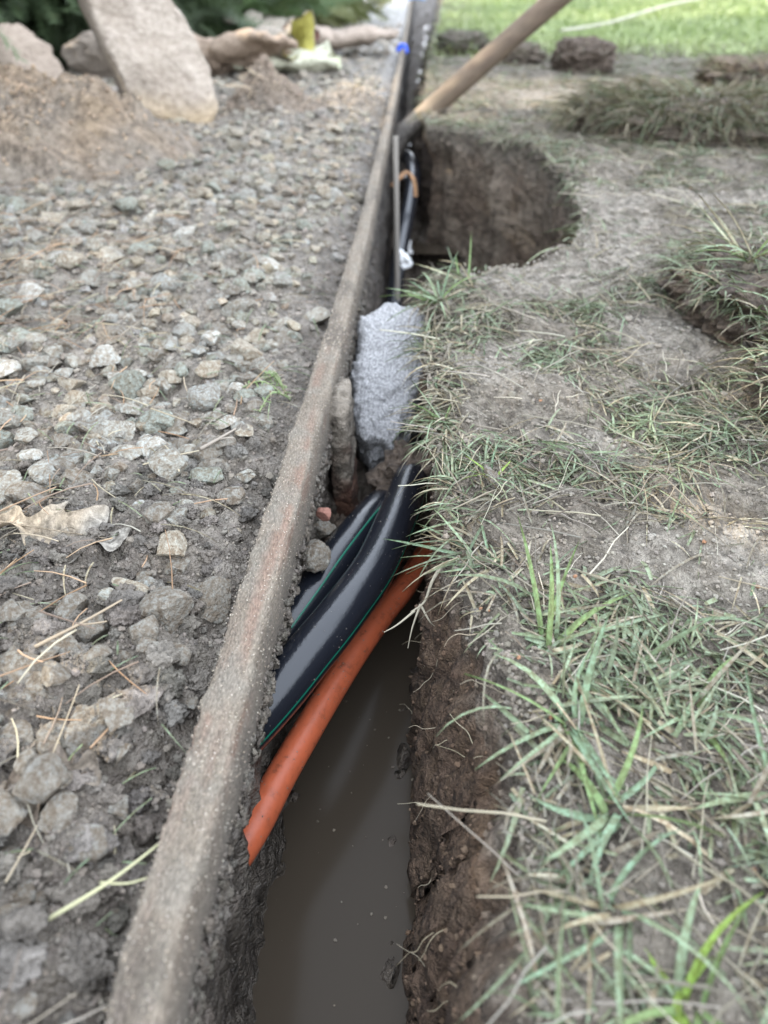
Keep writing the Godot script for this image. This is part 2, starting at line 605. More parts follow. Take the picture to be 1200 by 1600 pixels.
func make_right_side() -> void:
	var out := steps(0.0029, 0.026, 40.0)
	var wall_n := 40
	var floor_n := 26
	var rows := row_z.size()
	var cuts := noise_of(25, 13.0, 1)
	cuts.noise_type = FastNoiseLite.TYPE_CELLULAR
	cuts.cellular_return_type = FastNoiseLite.RETURN_CELL_VALUE
	cuts.cellular_jitter = 0.8
	var ground := Buf.new()
	var wall := Buf.new()
	var bed := Buf.new()
	for k in rows:
		var z := row_z[k]
		var x0 := row_x[k]
		var green := soft(-2.3, -3.1, z)
		for u in out.size():
			var x := x0 + out[u]
			var y := turf_y(x, z)
			if out[u] < 0.012:
				y -= (0.012 - out[u]) * 0.45
			ground.v.append(Vector3(x, y, z))
			var c := turf_color(x, z)
			c = c.lerp(Color(0.10, 0.15, 0.035), green * soft(0.12, 0.3, out[u] + 0.1 * n_big.get_noise_2d(x, z)))
			ground.c.append(c)
		var d := depth_at(z)
		var nrm := row_n[k]
		var slant := lerpf(0.040, -0.008, soft(-0.2, -0.42, z))
		slant = lerpf(slant, 0.03, soft(-0.7, -0.8, z))
		slant -= 0.045 * soft(0.13, 0.17, x0) * soft(-0.72, -0.8, z) * (1.0 - soft(-1.2, -1.35, z))  # right pit side undercut, shaped to deepen its shade
		slant = lerpf(slant, 0.0, soft(-1.3, -1.45, z))
		var top := Vector3(x0, ground.v[k * out.size()].y, z)
		var foot := Vector3.ZERO
		for w in wall_n:
			var t := float(w) / (wall_n - 1)
			var p := Vector3(x0, lerpf(top.y, -d, t), z)
			var q := Vector3(p.x * 1.0, p.y, p.z)
			var push := slant * pow(t, 0.8) + soft(0.0, 0.12, t) * (0.0085 * n_mid.get_noise_3dv(q * 0.8) + 0.006 * (1.0 - 0.65 * soft(-0.74, -0.9, z)) * n_small.get_noise_3dv(q * 0.9) + 0.0022 * n_tiny.get_noise_3dv(q))
			push += soft(0.05, 0.3, t) * soft(-0.74, -0.9, z) * 0.030 * cuts.get_noise_2d(p.x * 1.0, p.z + p.y * 0.15)
			push -= 0.004 * soft(0.0, 0.06, t) * (1.0 - soft(0.06, 0.3, t))
			p.x += nrm.x * push
			p.z += nrm.y * push
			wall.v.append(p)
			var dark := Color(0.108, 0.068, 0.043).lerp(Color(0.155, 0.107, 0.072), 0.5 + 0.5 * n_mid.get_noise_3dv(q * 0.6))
			dark = dark.lerp(Color(0.05, 0.04, 0.033), 0.7 * soft(-1.38, -1.5, z))  # far wet earth, with the trench gloom painted into its colour
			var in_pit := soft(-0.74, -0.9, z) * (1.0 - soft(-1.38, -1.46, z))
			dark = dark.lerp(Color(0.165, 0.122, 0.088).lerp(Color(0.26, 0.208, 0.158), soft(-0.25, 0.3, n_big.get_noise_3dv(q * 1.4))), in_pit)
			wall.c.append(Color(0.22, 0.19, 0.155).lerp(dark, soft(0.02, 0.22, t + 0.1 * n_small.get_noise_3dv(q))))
			foot = p
		var xl := board_x(z) + BOARD_W * 0.6
		for w in floor_n:
			var t := float(w) / (floor_n - 1)
			var p := foot.lerp(Vector3(xl, -d, z), t)
			var e := minf(t, 1.0 - t) * 2.0
			p.y += (0.016 * n_mid.get_noise_2d(p.x * 1.5 + 4, p.z * 0.8) + 0.008 * n_small.get_noise_2d(p.x, p.z) - 0.010 * e) * soft(0.0, 0.1, e)
			p.y += 0.030 * pow(1.0 - e, 2.0) * (0.45 + 0.8 * n_mid.get_noise_2d(p.x * 0.5, p.z * 1.2)) * soft(0.0, 0.12, e)
			bed.v.append(p)
			bed.c.append(Color(0.10, 0.077, 0.058).lerp(Color(0.15, 0.125, 0.10), 0.5 + 0.5 * n_mid.get_noise_2d(p.x, p.z)))
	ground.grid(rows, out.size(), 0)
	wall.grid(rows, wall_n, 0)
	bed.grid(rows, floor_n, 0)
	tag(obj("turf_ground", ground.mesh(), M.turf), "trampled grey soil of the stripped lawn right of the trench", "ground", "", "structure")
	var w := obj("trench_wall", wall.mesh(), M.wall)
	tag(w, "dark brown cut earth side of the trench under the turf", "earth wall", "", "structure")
	tag(obj("trench_floor", bed.mesh(), M.mud), "dark wet mud along the bottom of the trench", "ground", "", "structure")
	# fine roots that hang out of the cut earth
	for k in 60:
		var z := rr(-0.075, -0.42) if k < 48 else rr(-0.42, -0.66)
		var row := 0
		while row_z[row] > z:
			row += 1
		var t := pow(rng.randf(), 1.2) * 0.75
		var lv := int(t * (wall_n - 1))
		var p := wall.v[row * wall_n + lv]
		var l := rr(0.010, 0.032)
		var d := Vector3(rr(-1.0, -0.15), rr(-0.7, 0.5), rr(-0.9, 0.9)).normalized()
		var pts := [p + Vector3(0.003, 0, 0)]
		for s in 5:
			d = (d + Vector3(rr(-0.5, 0.3), rr(-0.6, 0.35), rr(-0.6, 0.6))).normalized()
			pts.append(pts[-1] + d * l / 5.0)
		var b := Buf.new()
		var sp := smooth_path(pts, 0.0015)
		var rad := PackedFloat32Array()
		for s in sp.size():
			rad.append(lerpf(0.00030, 0.00010, float(s) / sp.size()) * rr(0.8, 1.25))
		tube(b, sp, rad, 5, vary(Color(0.27, 0.23, 0.16), 0.3))
		obj("root", b.mesh(), M.straw, w)
	# crumbs that cling to the cut face
	var xf := []
	var col := []
	for k in 5200:
		var row := rng.randi() % rows
		if row_z[row] < -1.45 or row_z[row] > 0.1:
			continue
		var lv := int(pow(rng.randf(), 1.3) * (wall_n - 2))
		var s := rr(0.0004, 0.0017) * (1.0 if row_z[row] > -0.6 else 1.8)
		xf.append(Transform3D(random_basis().scaled(Vector3(s, s * rr(0.5, 1), s * rr(0.6, 1))), wall.v[row * wall_n + lv]))
		col.append(vary(wall.c[row * wall_n + lv] * 0.85, 0.2))
	M.crumb_mesh = stone_mesh(5, 7, 2, 0.75, Vector3.ONE, 1.7)
	tag(scatter("earth_crumbs", M.crumb_mesh, M.crumb, xf, col), "loose crumbs of brown earth clinging to the cut trench side", "soil", "", "stuff")

func make_left_side() -> void:
	var out := steps(0.0029, 0.024, 40.0)
	var rows := row_z.size()
	var ground := Buf.new()
	var wall := Buf.new()
	var wall_n := 22
	for k in rows:
		var z := row_z[k]
		var bx := board_x(z)
		for u in out.size():
			var x := bx + 0.006 - out[u]
			var y := gravel_y(x, z)
			ground.v.append(Vector3(x, y, z))
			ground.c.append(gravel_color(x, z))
		var d := depth_at(z)
		for w in wall_n:
			var t := float(w) / (wall_n - 1)
			var p := Vector3(bx + BOARD_W * 0.55, lerpf(-0.012, -d - 0.004, t), z)
			p.x += soft(0.0, 0.2, t) * (0.006 * t + 0.008 * n_mid.get_noise_3dv(p) + 0.005 * n_small.get_noise_3dv(p) + 0.002 * n_tiny.get_noise_3dv(p))
			wall.v.append(p)
			wall.c.append(Color(0.095, 0.077, 0.060).lerp(Color(0.15, 0.128, 0.105), clampf(0.5 + 0.6 * n_mid.get_noise_3dv(p), 0, 1)).lerp(Color(0.05, 0.04, 0.033), 0.7 * soft(-0.75, -1.2, z)))  # far bank colour darkened to paint in the trench shade
	ground.grid(rows, out.size(), 0)
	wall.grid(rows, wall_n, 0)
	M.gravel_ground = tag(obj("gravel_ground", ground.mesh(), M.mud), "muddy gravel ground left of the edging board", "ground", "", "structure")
	tag(obj("muddy_bank", wall.mesh(), M.mud), "dark wet mud bank under the edging board, far shade painted in", "earth wall", "", "structure")

func make_water() -> void:
	var m := mat("muddy water", Color(0.042, 0.033, 0.024), 0.14, null, Vector3.ONE, null, 0.0, true, false)
	m.metallic_specular = 0.2
	var s := noise_tex(8, 0.004, 3, 0.0, 1.0, false, 512)
	m.heightmap_enabled = true
	m.heightmap_texture = s
	m.heightmap_scale = 0.02
	m.uv1_triplanar = true
	m.uv1_world_triplanar = true
	m.uv1_scale = Vector3.ONE * 4.0
	m.metallic_specular = 0.17
	var glint: StandardMaterial3D = m.duplicate()
	glint.metallic_specular = 0.5
	glint.roughness = 0.04
	for a in [["water_puddle", 0.6, -0.47, -0.154, "still brown muddy water along the near trench bottom"], ["water_puddle", -1.36, -8.0, -0.199, "shiny water in the far narrow end of the trench"]]:
		var b := Buf.new()
		var rows := 40
		for k in rows:
			var z := lerpf(a[1], a[2], float(k) / (rows - 1))
			for e in [board_x(z) + 0.008, minf(lip_x(z), 0.05) + 0.02]:
				b.v.append(Vector3(e, a[3], z))
				b.c.append(Color.WHITE)
		b.grid(rows, 2, 0)
		tag(obj(a[0], b.mesh(), m if a[1] > 0.0 else glint), a[4], "water", "", "structure")

	var xf := []
	var col := []
	for k in 70:
		var z := -rr(0.02, 0.33)
		var w := pow(rng.randf(), 2.0) * 0.0008 + 0.0002
		xf.append(Transform3D(Basis.from_scale(Vector3(w, w * 0.35, w)) * random_basis(), Vector3(lerpf(board_x(z) + 0.014, lip_x(z) - 0.022, pow(rng.randf(), 0.7)), -0.1537, z)))
		col.append(vary(pick([Color(0.10, 0.08, 0.06), Color(0.14, 0.12, 0.09)]), 0.2))
	tag(scatter("floating_scum", M.crumb_mesh, M.crumb, xf, col), "tiny bits of debris floating on the brown trench water", "debris", "", "stuff")

func make_board() -> void:
	var b := Buf.new()
	var prof := []
	var w := BOARD_W / 2
	# rounded rectangle, top at 0, 44 mm deep
	var hh := 0.037
	for p in [[-w, -hh], [-w, -0.025], [-w, -0.012], [-w, -0.003], [-w * 0.96, -0.0008], [-w * 0.82, 0.0], [-w * 0.5, 0.0004], [-w * 0.15, 0.0003], [w * 0.2, -0.0002], [w * 0.5, -0.0006], [w * 0.72, -0.0014], [w * 0.88, -0.0030], [w * 0.97, -0.0056], [w, -0.010], [w * 1.03, -0.017], [w * 1.05, -0.024], [w * 1.0, -0.031], [w * 0.9, -0.035], [w * 0.7, -hh]]:
		prof.append(Vector2(p[0], p[1]))
	var zs := []
	var z := 0.6
	while z > -7.5:
		zs.append(z)
		z -= maxf(0.0028, 0.009 * absf(z)) if z < 0.0 else 0.02
	var streak := noise_of(31, 1.0, 3)
	var dirt := noise_of(32, 45.0, 3)
	for zz in zs:
		var cx := board_x(zz) + w + 0.0012 * n_big.get_noise_2d(zz * 2, 1)
		var lift := 0.003 * n_big.get_noise_2d(zz, 5) + 0.002
		var hard := fade(absf(zz), 0.01)
		for k in prof.size():
			var p: Vector2 = prof[k]
			p.x = lerpf(p.x, p.x * 0.78 - w * 0.2, soft(-0.4, -1.0, zz))
			var lay := Vector3(p.x * 420.0, p.y * 420.0, zz * 9.0)
			var g := streak.get_noise_3dv(lay)
			var crust := dirt.get_noise_3d(p.x * 1.5, p.y * 1.5, zz * 0.7)
			var o := p.normalized() if p.length() > 0 else Vector2.UP
			var puff := hard * (0.0004 * g + 0.0022 * maxf(0.0, crust) + 0.0008 * n_tiny.get_noise_3d(p.x, p.y, zz))
			if p.y < -0.022:
				puff += 0.006 * n_small.get_noise_3d(p.x, p.y, zz) * hard
			var q := Vector2(p.x, p.y) + Vector2(o.x, maxf(o.y, 0.0) + (1.0 if p.y > -0.004 else 0.0)) * puff
			b.v.append(Vector3(cx + q.x, q.y + lift, zz))
			var c := Color(0.36, 0.30, 0.232).lerp(Color(0.235, 0.188, 0.14), clampf(0.5 + 0.9 * g, 0, 1))
			var red := soft(0.05, 0.4, streak.get_noise_3d(p.x * 160.0 + 40.0, p.y * 160.0, zz * 5.0)) * soft(-0.06, -0.16, zz) * (1.0 - soft(-0.42, -0.7, zz))
			c = c.lerp(Color(0.33, 0.19, 0.135), 0.55 * red)
			c = c.lerp(Color(0.31, 0.27, 0.215), soft(0.0, 0.35, crust) * 0.8)
			c = c.lerp(Color(0.165, 0.135, 0.105), 0.75 * soft(0.12, 0.5, n_big.get_noise_3d(p.x * 3.0 + 7.0, p.y * 3.0, zz * 1.3)))
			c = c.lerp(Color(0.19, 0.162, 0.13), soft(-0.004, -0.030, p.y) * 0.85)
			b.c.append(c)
	b.grid(zs.size(), prof.size(), 0, true)
	var o := thing("edging_board", "long weathered grey wooden edging board running beside the trench", "board")
	var plank := obj("plank", b.mesh(), M.board, o)
	var xf := []
	var col := []
	for k in 17000:
		var r := rng.randi() % zs.size()
		if zs[r] > 0.0 or zs[r] < -1.4:
			continue
		var at := b.v[r * prof.size() + 3 + rng.randi() % 13] + Vector3(rr(-0.001, 0.001), 0, rr(-0.0015, 0.0015))
		var s := rr(0.00014, 0.00038) * (1.0 if zs[r] > -0.5 else 1.7)
		xf.append(Transform3D(random_basis().scaled(Vector3.ONE * s), at))
		col.append(vary(pick([Color(0.30, 0.26, 0.205), Color(0.26, 0.22, 0.175), Color(0.40, 0.355, 0.29), Color(0.15, 0.125, 0.10), Color(0.2, 0.17, 0.14), Color(0.33, 0.27, 0.2)]), 0.2))
	scatter("sand_grains", stone_mesh(9, 6, 1, 0.2), M.grain, xf, col, plank)
	# mud that sticks to the lower trench-side edge of the board
	var xm := []
	var cm := []
	for k in 1500:
		var zz := -pow(rng.randf(), 1.4) * 0.7 - 0.03
		var s := rr(0.0010, 0.0034)
		xm.append(Transform3D(random_basis().scaled(Vector3(s * 0.7, s, s)), Vector3(board_x(zz) + BOARD_W + rr(-0.004, 0.001), -rr(0.024, 0.046), zz)))
		cm.append(vary(Color(0.185, 0.16, 0.13), 0.25))
	scatter("clinging_mud", stone_mesh(10, 5, 2, 0.5), M.mud, xm, cm, plank)

func pipe(called: String, label: String, category: String, ctrl: Array, radius: float, m: Material, stripes: Array) -> void:
	var o := thing(called, label, category, ctrl[0])
	var path := smooth_path(ctrl, 0.006)
	var loc := PackedVector3Array()
	var rad := PackedFloat32Array()
	for p in path:
		loc.append(p - ctrl[0])
		rad.append(radius)
	var b := Buf.new()
	tube(b, loc, rad, 40, Color.WHITE)
	var body := obj("pipe_body", b.mesh(), m, o)
	for a in stripes:
		var s := Buf.new()
		for k in loc.size():
			var d := (loc[mini(k + 1, loc.size() - 1)] - loc[maxi(k - 1, 0)]).normalized()
			var side := d.cross(Vector3.UP).normalized()
			var up := side.cross(d)
			for e in [[-0.042, 0.9996], [-0.03, 1.009], [0.03, 1.009], [0.042, 0.9996]]:
				var t: float = a + e[0]
				s.v.append(loc[k] + (side * cos(t) + up * sin(t)) * radius * e[1])
				s.c.append(Color.WHITE)
		s.grid(loc.size(), 4, 0)
		obj("stripe", s.mesh(), M.green, body)
	# dust and mud specks on its upper side
	var xf := []
	var col := []
	for k in 420:
		var i := rng.randi_range(1, loc.size() - 2)
		var d := (loc[i + 1] - loc[i - 1]).normalized()
		var side := d.cross(Vector3.UP).normalized()
		var up := side.cross(d)
		var t := rr(0.1, PI - 0.1)
		var s := pow(rng.randf(), 2.5) * 0.00036 + 0.0001
		xf.append(Transform3D(random_basis().scaled(Vector3(s, s, s)), loc[i] + d * rr(-0.003, 0.003) + (side * cos(t) + up * sin(t)) * radius))
		col.append(vary(Color(0.12, 0.105, 0.09), 0.4))
	scatter("mud_specks", M.crumb_mesh, M.crumb, xf, col, o)

func make_pipes() -> void:
	var main := [Vector3(-0.158, -0.058, -0.085), Vector3(-0.113, -0.055, -0.165), Vector3(-0.075, -0.055, -0.230), Vector3(-0.056, -0.055, -0.268), Vector3(-0.0405, -0.055, -0.301), Vector3(-0.024, -0.058, -0.347), Vector3(-0.0105, -0.062, -0.412), Vector3(-0.003, -0.074, -0.468), Vector3(-0.002, -0.125, -0.495), Vector3(0.0, -0.17, -0.54)]
	var second := [Vector3(-0.1710, -0.0770, -0.1370), Vector3(-0.1220, -0.0730, -0.2120), Vector3(-0.0850, -0.0720, -0.2760), Vector3(-0.0680, -0.0720, -0.3180), Vector3(-0.0510, -0.0720, -0.3660), Vector3(-0.0350, -0.0760, -0.4120), Vector3(-0.0240, -0.0890, -0.4520), Vector3(-0.0200, -0.1190, -0.4920), Vector3(-0.0180, -0.1670, -0.5370)]
	pipe("black_pipe", "front black plastic pipe lying right above the orange conduit", "pipe", main, 0.0136, M.black, [0.12])
	pipe("black_pipe", "rear black plastic pipe nearest the board and the granite block", "pipe", second, 0.0132, M.black, [1.0])
	pipe("orange_pipe", "slim orange plastic conduit lying lowest across the trench", "pipe", [Vector3(-0.14, -0.084, -0.04), Vector3(-0.105, -0.085, -0.115), Vector3(-0.076, -0.086, -0.178), Vector3(-0.064, -0.087, -0.217), Vector3(-0.047, -0.088, -0.267), Vector3(-0.032, -0.089, -0.307), Vector3(-0.017, -0.091, -0.343), Vector3(-0.006, -0.094, -0.368), Vector3(0.010, -0.105, -0.42)], 0.0080, M.orange, [])

func make_trench_things() -> void:
	# granite block wedged across the trench beyond the pipes
	var src := ico(6)
	var b := Buf.new()
	b.i = src[1].duplicate()
	var nz := noise_of(41, 28.0, 3)
	var nf := noise_of(42, 110.0, 3)
	var nh := noise_of(43, 300.0, 2)
	for d in src[0]:
		var e := 5.0
		var q := pow(pow(absf(d.x), e) + pow(absf(d.y), e) + pow(absf(d.z), e), -1.0 / e)
		var p: Vector3 = d * q
		var real := Vector3(p.x * 0.031, p.y * 0.035, p.z * 0.098)
		p *= 1.0 + 0.16 * nz.get_noise_3dv(real)
		p += p * Vector3(1, 1, 0.4) * (0.05 * nf.get_noise_3dv(real) + 0.018 * nh.get_noise_3dv(real))
		var taper := lerpf(0.62, 1.0, soft(-1.0, 0.25, p.z * -1.0))
		if p.z * -1.0 > 0.6:
			taper -= 0.25 * (p.z * -1.0 - 0.6)
		b.v.append(Vector3(p.x * 0.035 * taper, p.y * 0.035, p.z * 0.077))
		b.c.append(Color.WHITE)
	var g := thing("granite_block", "rough light grey granite block wedged in the trench beyond the pipes", "stone", Vector3(-0.027, -0.072, -0.602))
	var s := obj("block", b.mesh(), M.granite, g)
	s.rotation = Vector3(deg_to_rad(24), deg_to_rad(-4), 0)
	# wooden stake nailed to the trench side of the board
	var st := thing("wooden_stake", "short muddy wooden stake against the trench side of the board", "stake", Vector3(-0.0585, -0.006, -0.475))
	var sb := Buf.new()
	var rows := 56
	var knot := noise_of(44, 60.0, 3)
	for k in rows:
		var t := float(k) / (rows - 1)
		for a in 24:
			var an := TAU * a / 24
			var q := Vector2(signf(cos(an)) * pow(absf(cos(an)), 0.45) * 0.0085, signf(sin(an)) * pow(absf(sin(an)), 0.45) * lerpf(0.024, 0.016, t))
			q *= 0.2 if k == 0 else (0.8 if k == 1 else 1.0)
			var p := Vector3(q.x, -t * 0.15, q.y)
			p += Vector3(q.x, 0.1 * (1.0 - t) * 0.02, q.y).normalized() * 0.0042 * knot.get_noise_3dv(p)
			if k > 0 and k < 5:
				p.y += 0.004 * knot.get_noise_3dv(p + Vector3.ONE)
			sb.v.append(p)
			sb.c.append(Color(0.25, 0.215, 0.17).lerp(Color(0.15, 0.075, 0.05), soft(0.3, 0.55, t + 0.3 * n_mid.get_noise_3dv(p))))
	sb.grid(rows, 24, 0, true)
	sb.v.append(Vector3(0, 0.001, 0))
	sb.c.append(Color(0.25, 0.22, 0.18))
	for a in 24:
		sb.i.append_array(PackedInt32Array([sb.v.size() - 1, a, (a + 1) % 24]))
	var sh := obj("stake_body", sb.mesh(), M.soil, st)
	sh.rotation = Vector3(0.05, 0, 0.02)
	# mud slumped over the far ends of the pipes
	for q in [[Vector3(-0.002, -0.078, -0.472), Vector3(0.030, 0.024, 0.040), 151, "dark mud slump covering the far ends of the black pipes"], [Vector3(-0.062, -0.125, -0.44), Vector3(0.022, 0.03, 0.06), 152, "dark mud lump left of the black pipes under the stake"]]:
		var mo := tag(obj("mud_slump", stone_mesh(q[2], 4, 5, 0.42, q[1], 1.9), M.wall_dark), q[3], "mud") as Node3D
		mo.position = q[0]
	# thin rod further on
	var rb := Buf.new()
	var rod := smooth_path([Vector3(-0.047, 0.03, -1.17), Vector3(-0.043, -0.06, -1.13), Vector3(-0.038, -0.18, -1.07)], 0.01)
	var rad := PackedFloat32Array()
	for p in rod:
		rad.append(0.0042)
	tube(rb, rod, rad, 10, Color(0.15, 0.135, 0.115))
	tag(obj("thin_stake", rb.mesh(), M.straw), "thin grey rod standing upright in the trench beside the board", "stake")
	# white scrap stands in for a bright sky reflection on trench water
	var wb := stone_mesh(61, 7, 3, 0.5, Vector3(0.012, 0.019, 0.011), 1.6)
	var wm := mat("white gleam", Color(0.86, 0.86, 0.84), 0.35, null, Vector3.ONE, null, 0, true, false)
	var ws := tag(obj("gleam_lump", wb, wm), "bright white scrap standing in for a sky reflection beside the thin grey rod", "gleam") as Node3D
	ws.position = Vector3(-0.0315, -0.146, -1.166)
	# bent orange strip in the dark of the trench
	var ob := Buf.new()
	var op := smooth_path([Vector3(-0.058, -0.07, -1.30), Vector3(-0.045, -0.058, -1.31), Vector3(-0.033, -0.052, -1.32), Vector3(-0.022, -0.062, -1.31), Vector3(-0.018, -0.085, -1.30)], 0.004)
	var orad := PackedFloat32Array()
	for p in op:
		orad.append(0.006)
	tube(ob, op, orad, 8, Color(0.32, 0.175, 0.085), 0.45)
	tag(obj("bent_strip", ob.mesh(), M.leaf), "curved orange brown strip arching over the dark trench", "strip")
	# stones and brick bits under the board
	for a in [[-0.060, -0.050, -0.345, 0.011, 4, "muddy pebble wedged under the board above the black pipes", "pebble", 0], [-0.058, -0.038, -0.372, 0.0055, 7, "small reddish brick chip stuck under the edging board", "brick_chip", 1], [-0.064, -0.070, -0.395, 0.010, 5, "brown stone low under the board behind the rear black pipe", "pebble", 2]]:
		var m: Material = M.stones[5]
		if a[7] == 1:
			m = mat("brick", Color(0.20, 0.095, 0.07), 0.9, null, Vector3.ONE * 14, M.grit, 0.1, true, false)
		var o := tag(obj(a[6], stone_mesh(70 + a[4], 9, 3, 0.15, Vector3(1, 0.8, 1.1) * a[3]), m), a[5], "stone") as Node3D
		o.position = Vector3(a[0], a[1], a[2])
	# dark hose loop and mud lumps deeper in
	var hb := Buf.new()
	var hp := smooth_path([Vector3(-0.055, -0.13, -1.9), Vector3(-0.045, -0.09, -1.62), Vector3(-0.03, -0.075, -1.5), Vector3(-0.025, -0.09, -1.38), Vector3(-0.04, -0.15, -1.2), Vector3(-0.045, -0.2, -1.0)], 0.012)
	var hr := PackedFloat32Array()
	for p in hp:
		hr.append(0.0125)
	tube(hb, hp, hr, 20, Color.WHITE)
	tag(obj("black_hose", hb.mesh(), M.black), "glossy black hose looping through the far dark trench", "hose")
	# blue clip on the board
	var bl := mat("blue plastic", Color(0.03, 0.10, 0.62), 0.4, null, Vector3.ONE, null, 0, true, false)
	var bt := thing("blue_clip", "small bright blue knot of string on the far board", "clip", Vector3(-0.083, 0.006, -2.47))
	for k in 3:
		var kb := Buf.new()
		var kp := smooth_path([Vector3(-0.014, 0, 0.004 * k), Vector3(-0.006, 0.013 - 0.004 * k, 0.004), Vector3(0.008, 0.012, -0.004 * k), Vector3(0.014, -0.004, 0.003)], 0.003)
		var kr := PackedFloat32Array()
		for p in kp:
			kr.append(0.0045)
		tube(kb, kp, kr, 8, Color.WHITE)
		obj("loop", kb.mesh(), bl, bt)
	var lb := Buf.new()
	var lp := smooth_path([Vector3(-0.14, 0.012, -4.75), Vector3(-0.09, 0.02, -4.75), Vector3(-0.04, 0.012, -4.75)], 0.01)
	var lr := PackedFloat32Array()
	for p in lp:
		lr.append(0.008)
	tube(lb, lp, lr, 8, Color(0.25, 0.38, 0.6))
	tag(obj("blue_string", lb.mesh(), M.straw), "pale blue cord crossing the far end of the board", "cord")

func make_gravel() -> void:
	var variants := []
	for k in 12:
		variants.append(stone_mesh(100 + k, 8 + k % 4, 3, 0.035, Vector3.ONE, 3.0, true))
	var all := []
	var cell := 0.0142
	var density := noise_of(51, 6.0, 2)
	for pass_k in 2:
		var z := 0.05
		while z > -3.4:
			var c := cell * (1.0 if z > -1.4 else 1.5) * (1.0 if pass_k == 0 else 1.6)
			var x := board_x(z) - 0.004
			var lim := -0.25 - 0.62 * absf(z)
			while x > lim:
				var px := x + rr(-0.5, 0.5) * c
				var pz := z + rr(-0.5, 0.5) * c
				x -= c
				var gap := board_x(pz) - px
				var keep := 0.85 * soft(0.10, -0.17, pz + 0.08 * density.get_noise_2d(px, pz)) + 0.16
				keep *= soft(0.012, 0.06, gap + 0.02 * density.get_noise_2d(px * 2, pz * 2)) * 0.9 + 0.1 * soft(0.005, 0.01, gap)
				keep *= 1.0 - 0.35 * soft(0.15, 0.45, density.get_noise_2d(px + 8, pz))
				if Vector2((px + 0.53) / 0.22, (pz + 1.2) / 0.22).length() < 1.0:
					keep *= 0.25
				if rng.randf() > keep * (1.0 if pass_k == 0 else lerpf(0.42, 0.75, soft(-0.5, -0.3, z))):
					continue
				var s := rr(0.0045, 0.0095) if pass_k == 0 else rr(0.0095, 0.0150)
				if gap < s * 1.1 or Vector2(px + 0.19, pz + 0.298).length() < 0.034 + s:
					continue
				var b := random_basis()
				b = Basis.from_scale(Vector3(1, rr(0.55, 0.8), 1)) * b
				b = b * Basis.from_scale(Vector3(s * rr(0.9, 1.25), s * rr(0.75, 1.0), s * rr(0.8, 1.1)))
				var p := on_gravel(px, pz, s * rr(-0.15, 0.5))
				all.append([Transform3D(b, p), s / p.distance_to(cam_pos) if in_frame(p) else 0.0, rng.randi() % 12, pz])
			z -= c
	all.sort_custom(func(a, b): return a[1] > b[1])
	var xf := []
	var col := []
	xf.resize(12)
	col.resize(12)
	for k in 12:
		xf[k] = []
		col[k] = []
	for k in all.size():
		var a = all[k]
		var muddy := rng.randf() < soft(-0.5, -0.16, a[3])
		if k < 300:
			var o := obj("stone", variants[a[2] % 6], M.stones[5] if muddy else M.stones[rng.randi() % 7], M.gravel_ground)
			o.transform = a[0]
		else:
			xf[a[2]].append(a[0])
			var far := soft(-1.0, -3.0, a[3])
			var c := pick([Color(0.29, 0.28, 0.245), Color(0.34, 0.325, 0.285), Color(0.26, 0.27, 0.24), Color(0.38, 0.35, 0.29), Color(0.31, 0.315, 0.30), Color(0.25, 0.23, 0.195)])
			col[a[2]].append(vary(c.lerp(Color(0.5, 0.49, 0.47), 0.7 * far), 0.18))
	var g := thing("gravel", "grey green crushed gravel pressed into the mud left of the board", "gravel")
	g.set_meta("kind", "stuff")
	for k in 12:
		scatter("loose_stones", variants[k], M.stone_any, xf[k], col[k], g)
	# crumbs of mud all over the ground
	var xc := []
	var cc := []
	for k in 40000:
		var z := -pow(rng.randf(), 1.6) * 1.7 + 0.02
		var x := board_x(z) - rr(0.0, 0.12 + 0.58 * absf(z))
		var s := rr(0.0003, 0.0010) * (0.8 + 1.4 * absf(z)) * (2.2 if rng.randf() < 0.06 else 1.0)
		xc.append(Transform3D(random_basis().scaled(Vector3(s, s * 0.7, s)), on_gravel(x, z, s * 0.15)))
		cc.append(vary(gravel_color(x, z) * rr(0.65, 0.92), 0.1))
	tag(scatter("mud_crumbs", M.crumb_mesh, M.crumb, xc, cc), "small crumbs of mud strewn between the gravel stones", "soil", "", "stuff")
	# clods of wet mud near the camera
	var xk := []
	var ck := []
	for k in 700:
		var z := -rr(-0.05, 0.42)
		var x := board_x(z) - 0.008 - rr(0.0, 0.2)
		var s := rr(0.003, 0.009) * (1.0 if z > -0.25 else 0.7)
		xk.append(Transform3D(random_basis().scaled(Vector3(s, s * 0.75, s)), on_gravel(x, z, s * 0.1)))
		ck.append(vary(pick([Color(0.17, 0.148, 0.122), Color(0.21, 0.187, 0.158)]), 0.15))
	tag(scatter("wet_clods", stone_mesh(130, 6, 3, 0.55, Vector3.ONE, 1.8), M.mud, xk, ck), "soft dark clods of wet mud at the near left", "soil", "", "stuff")

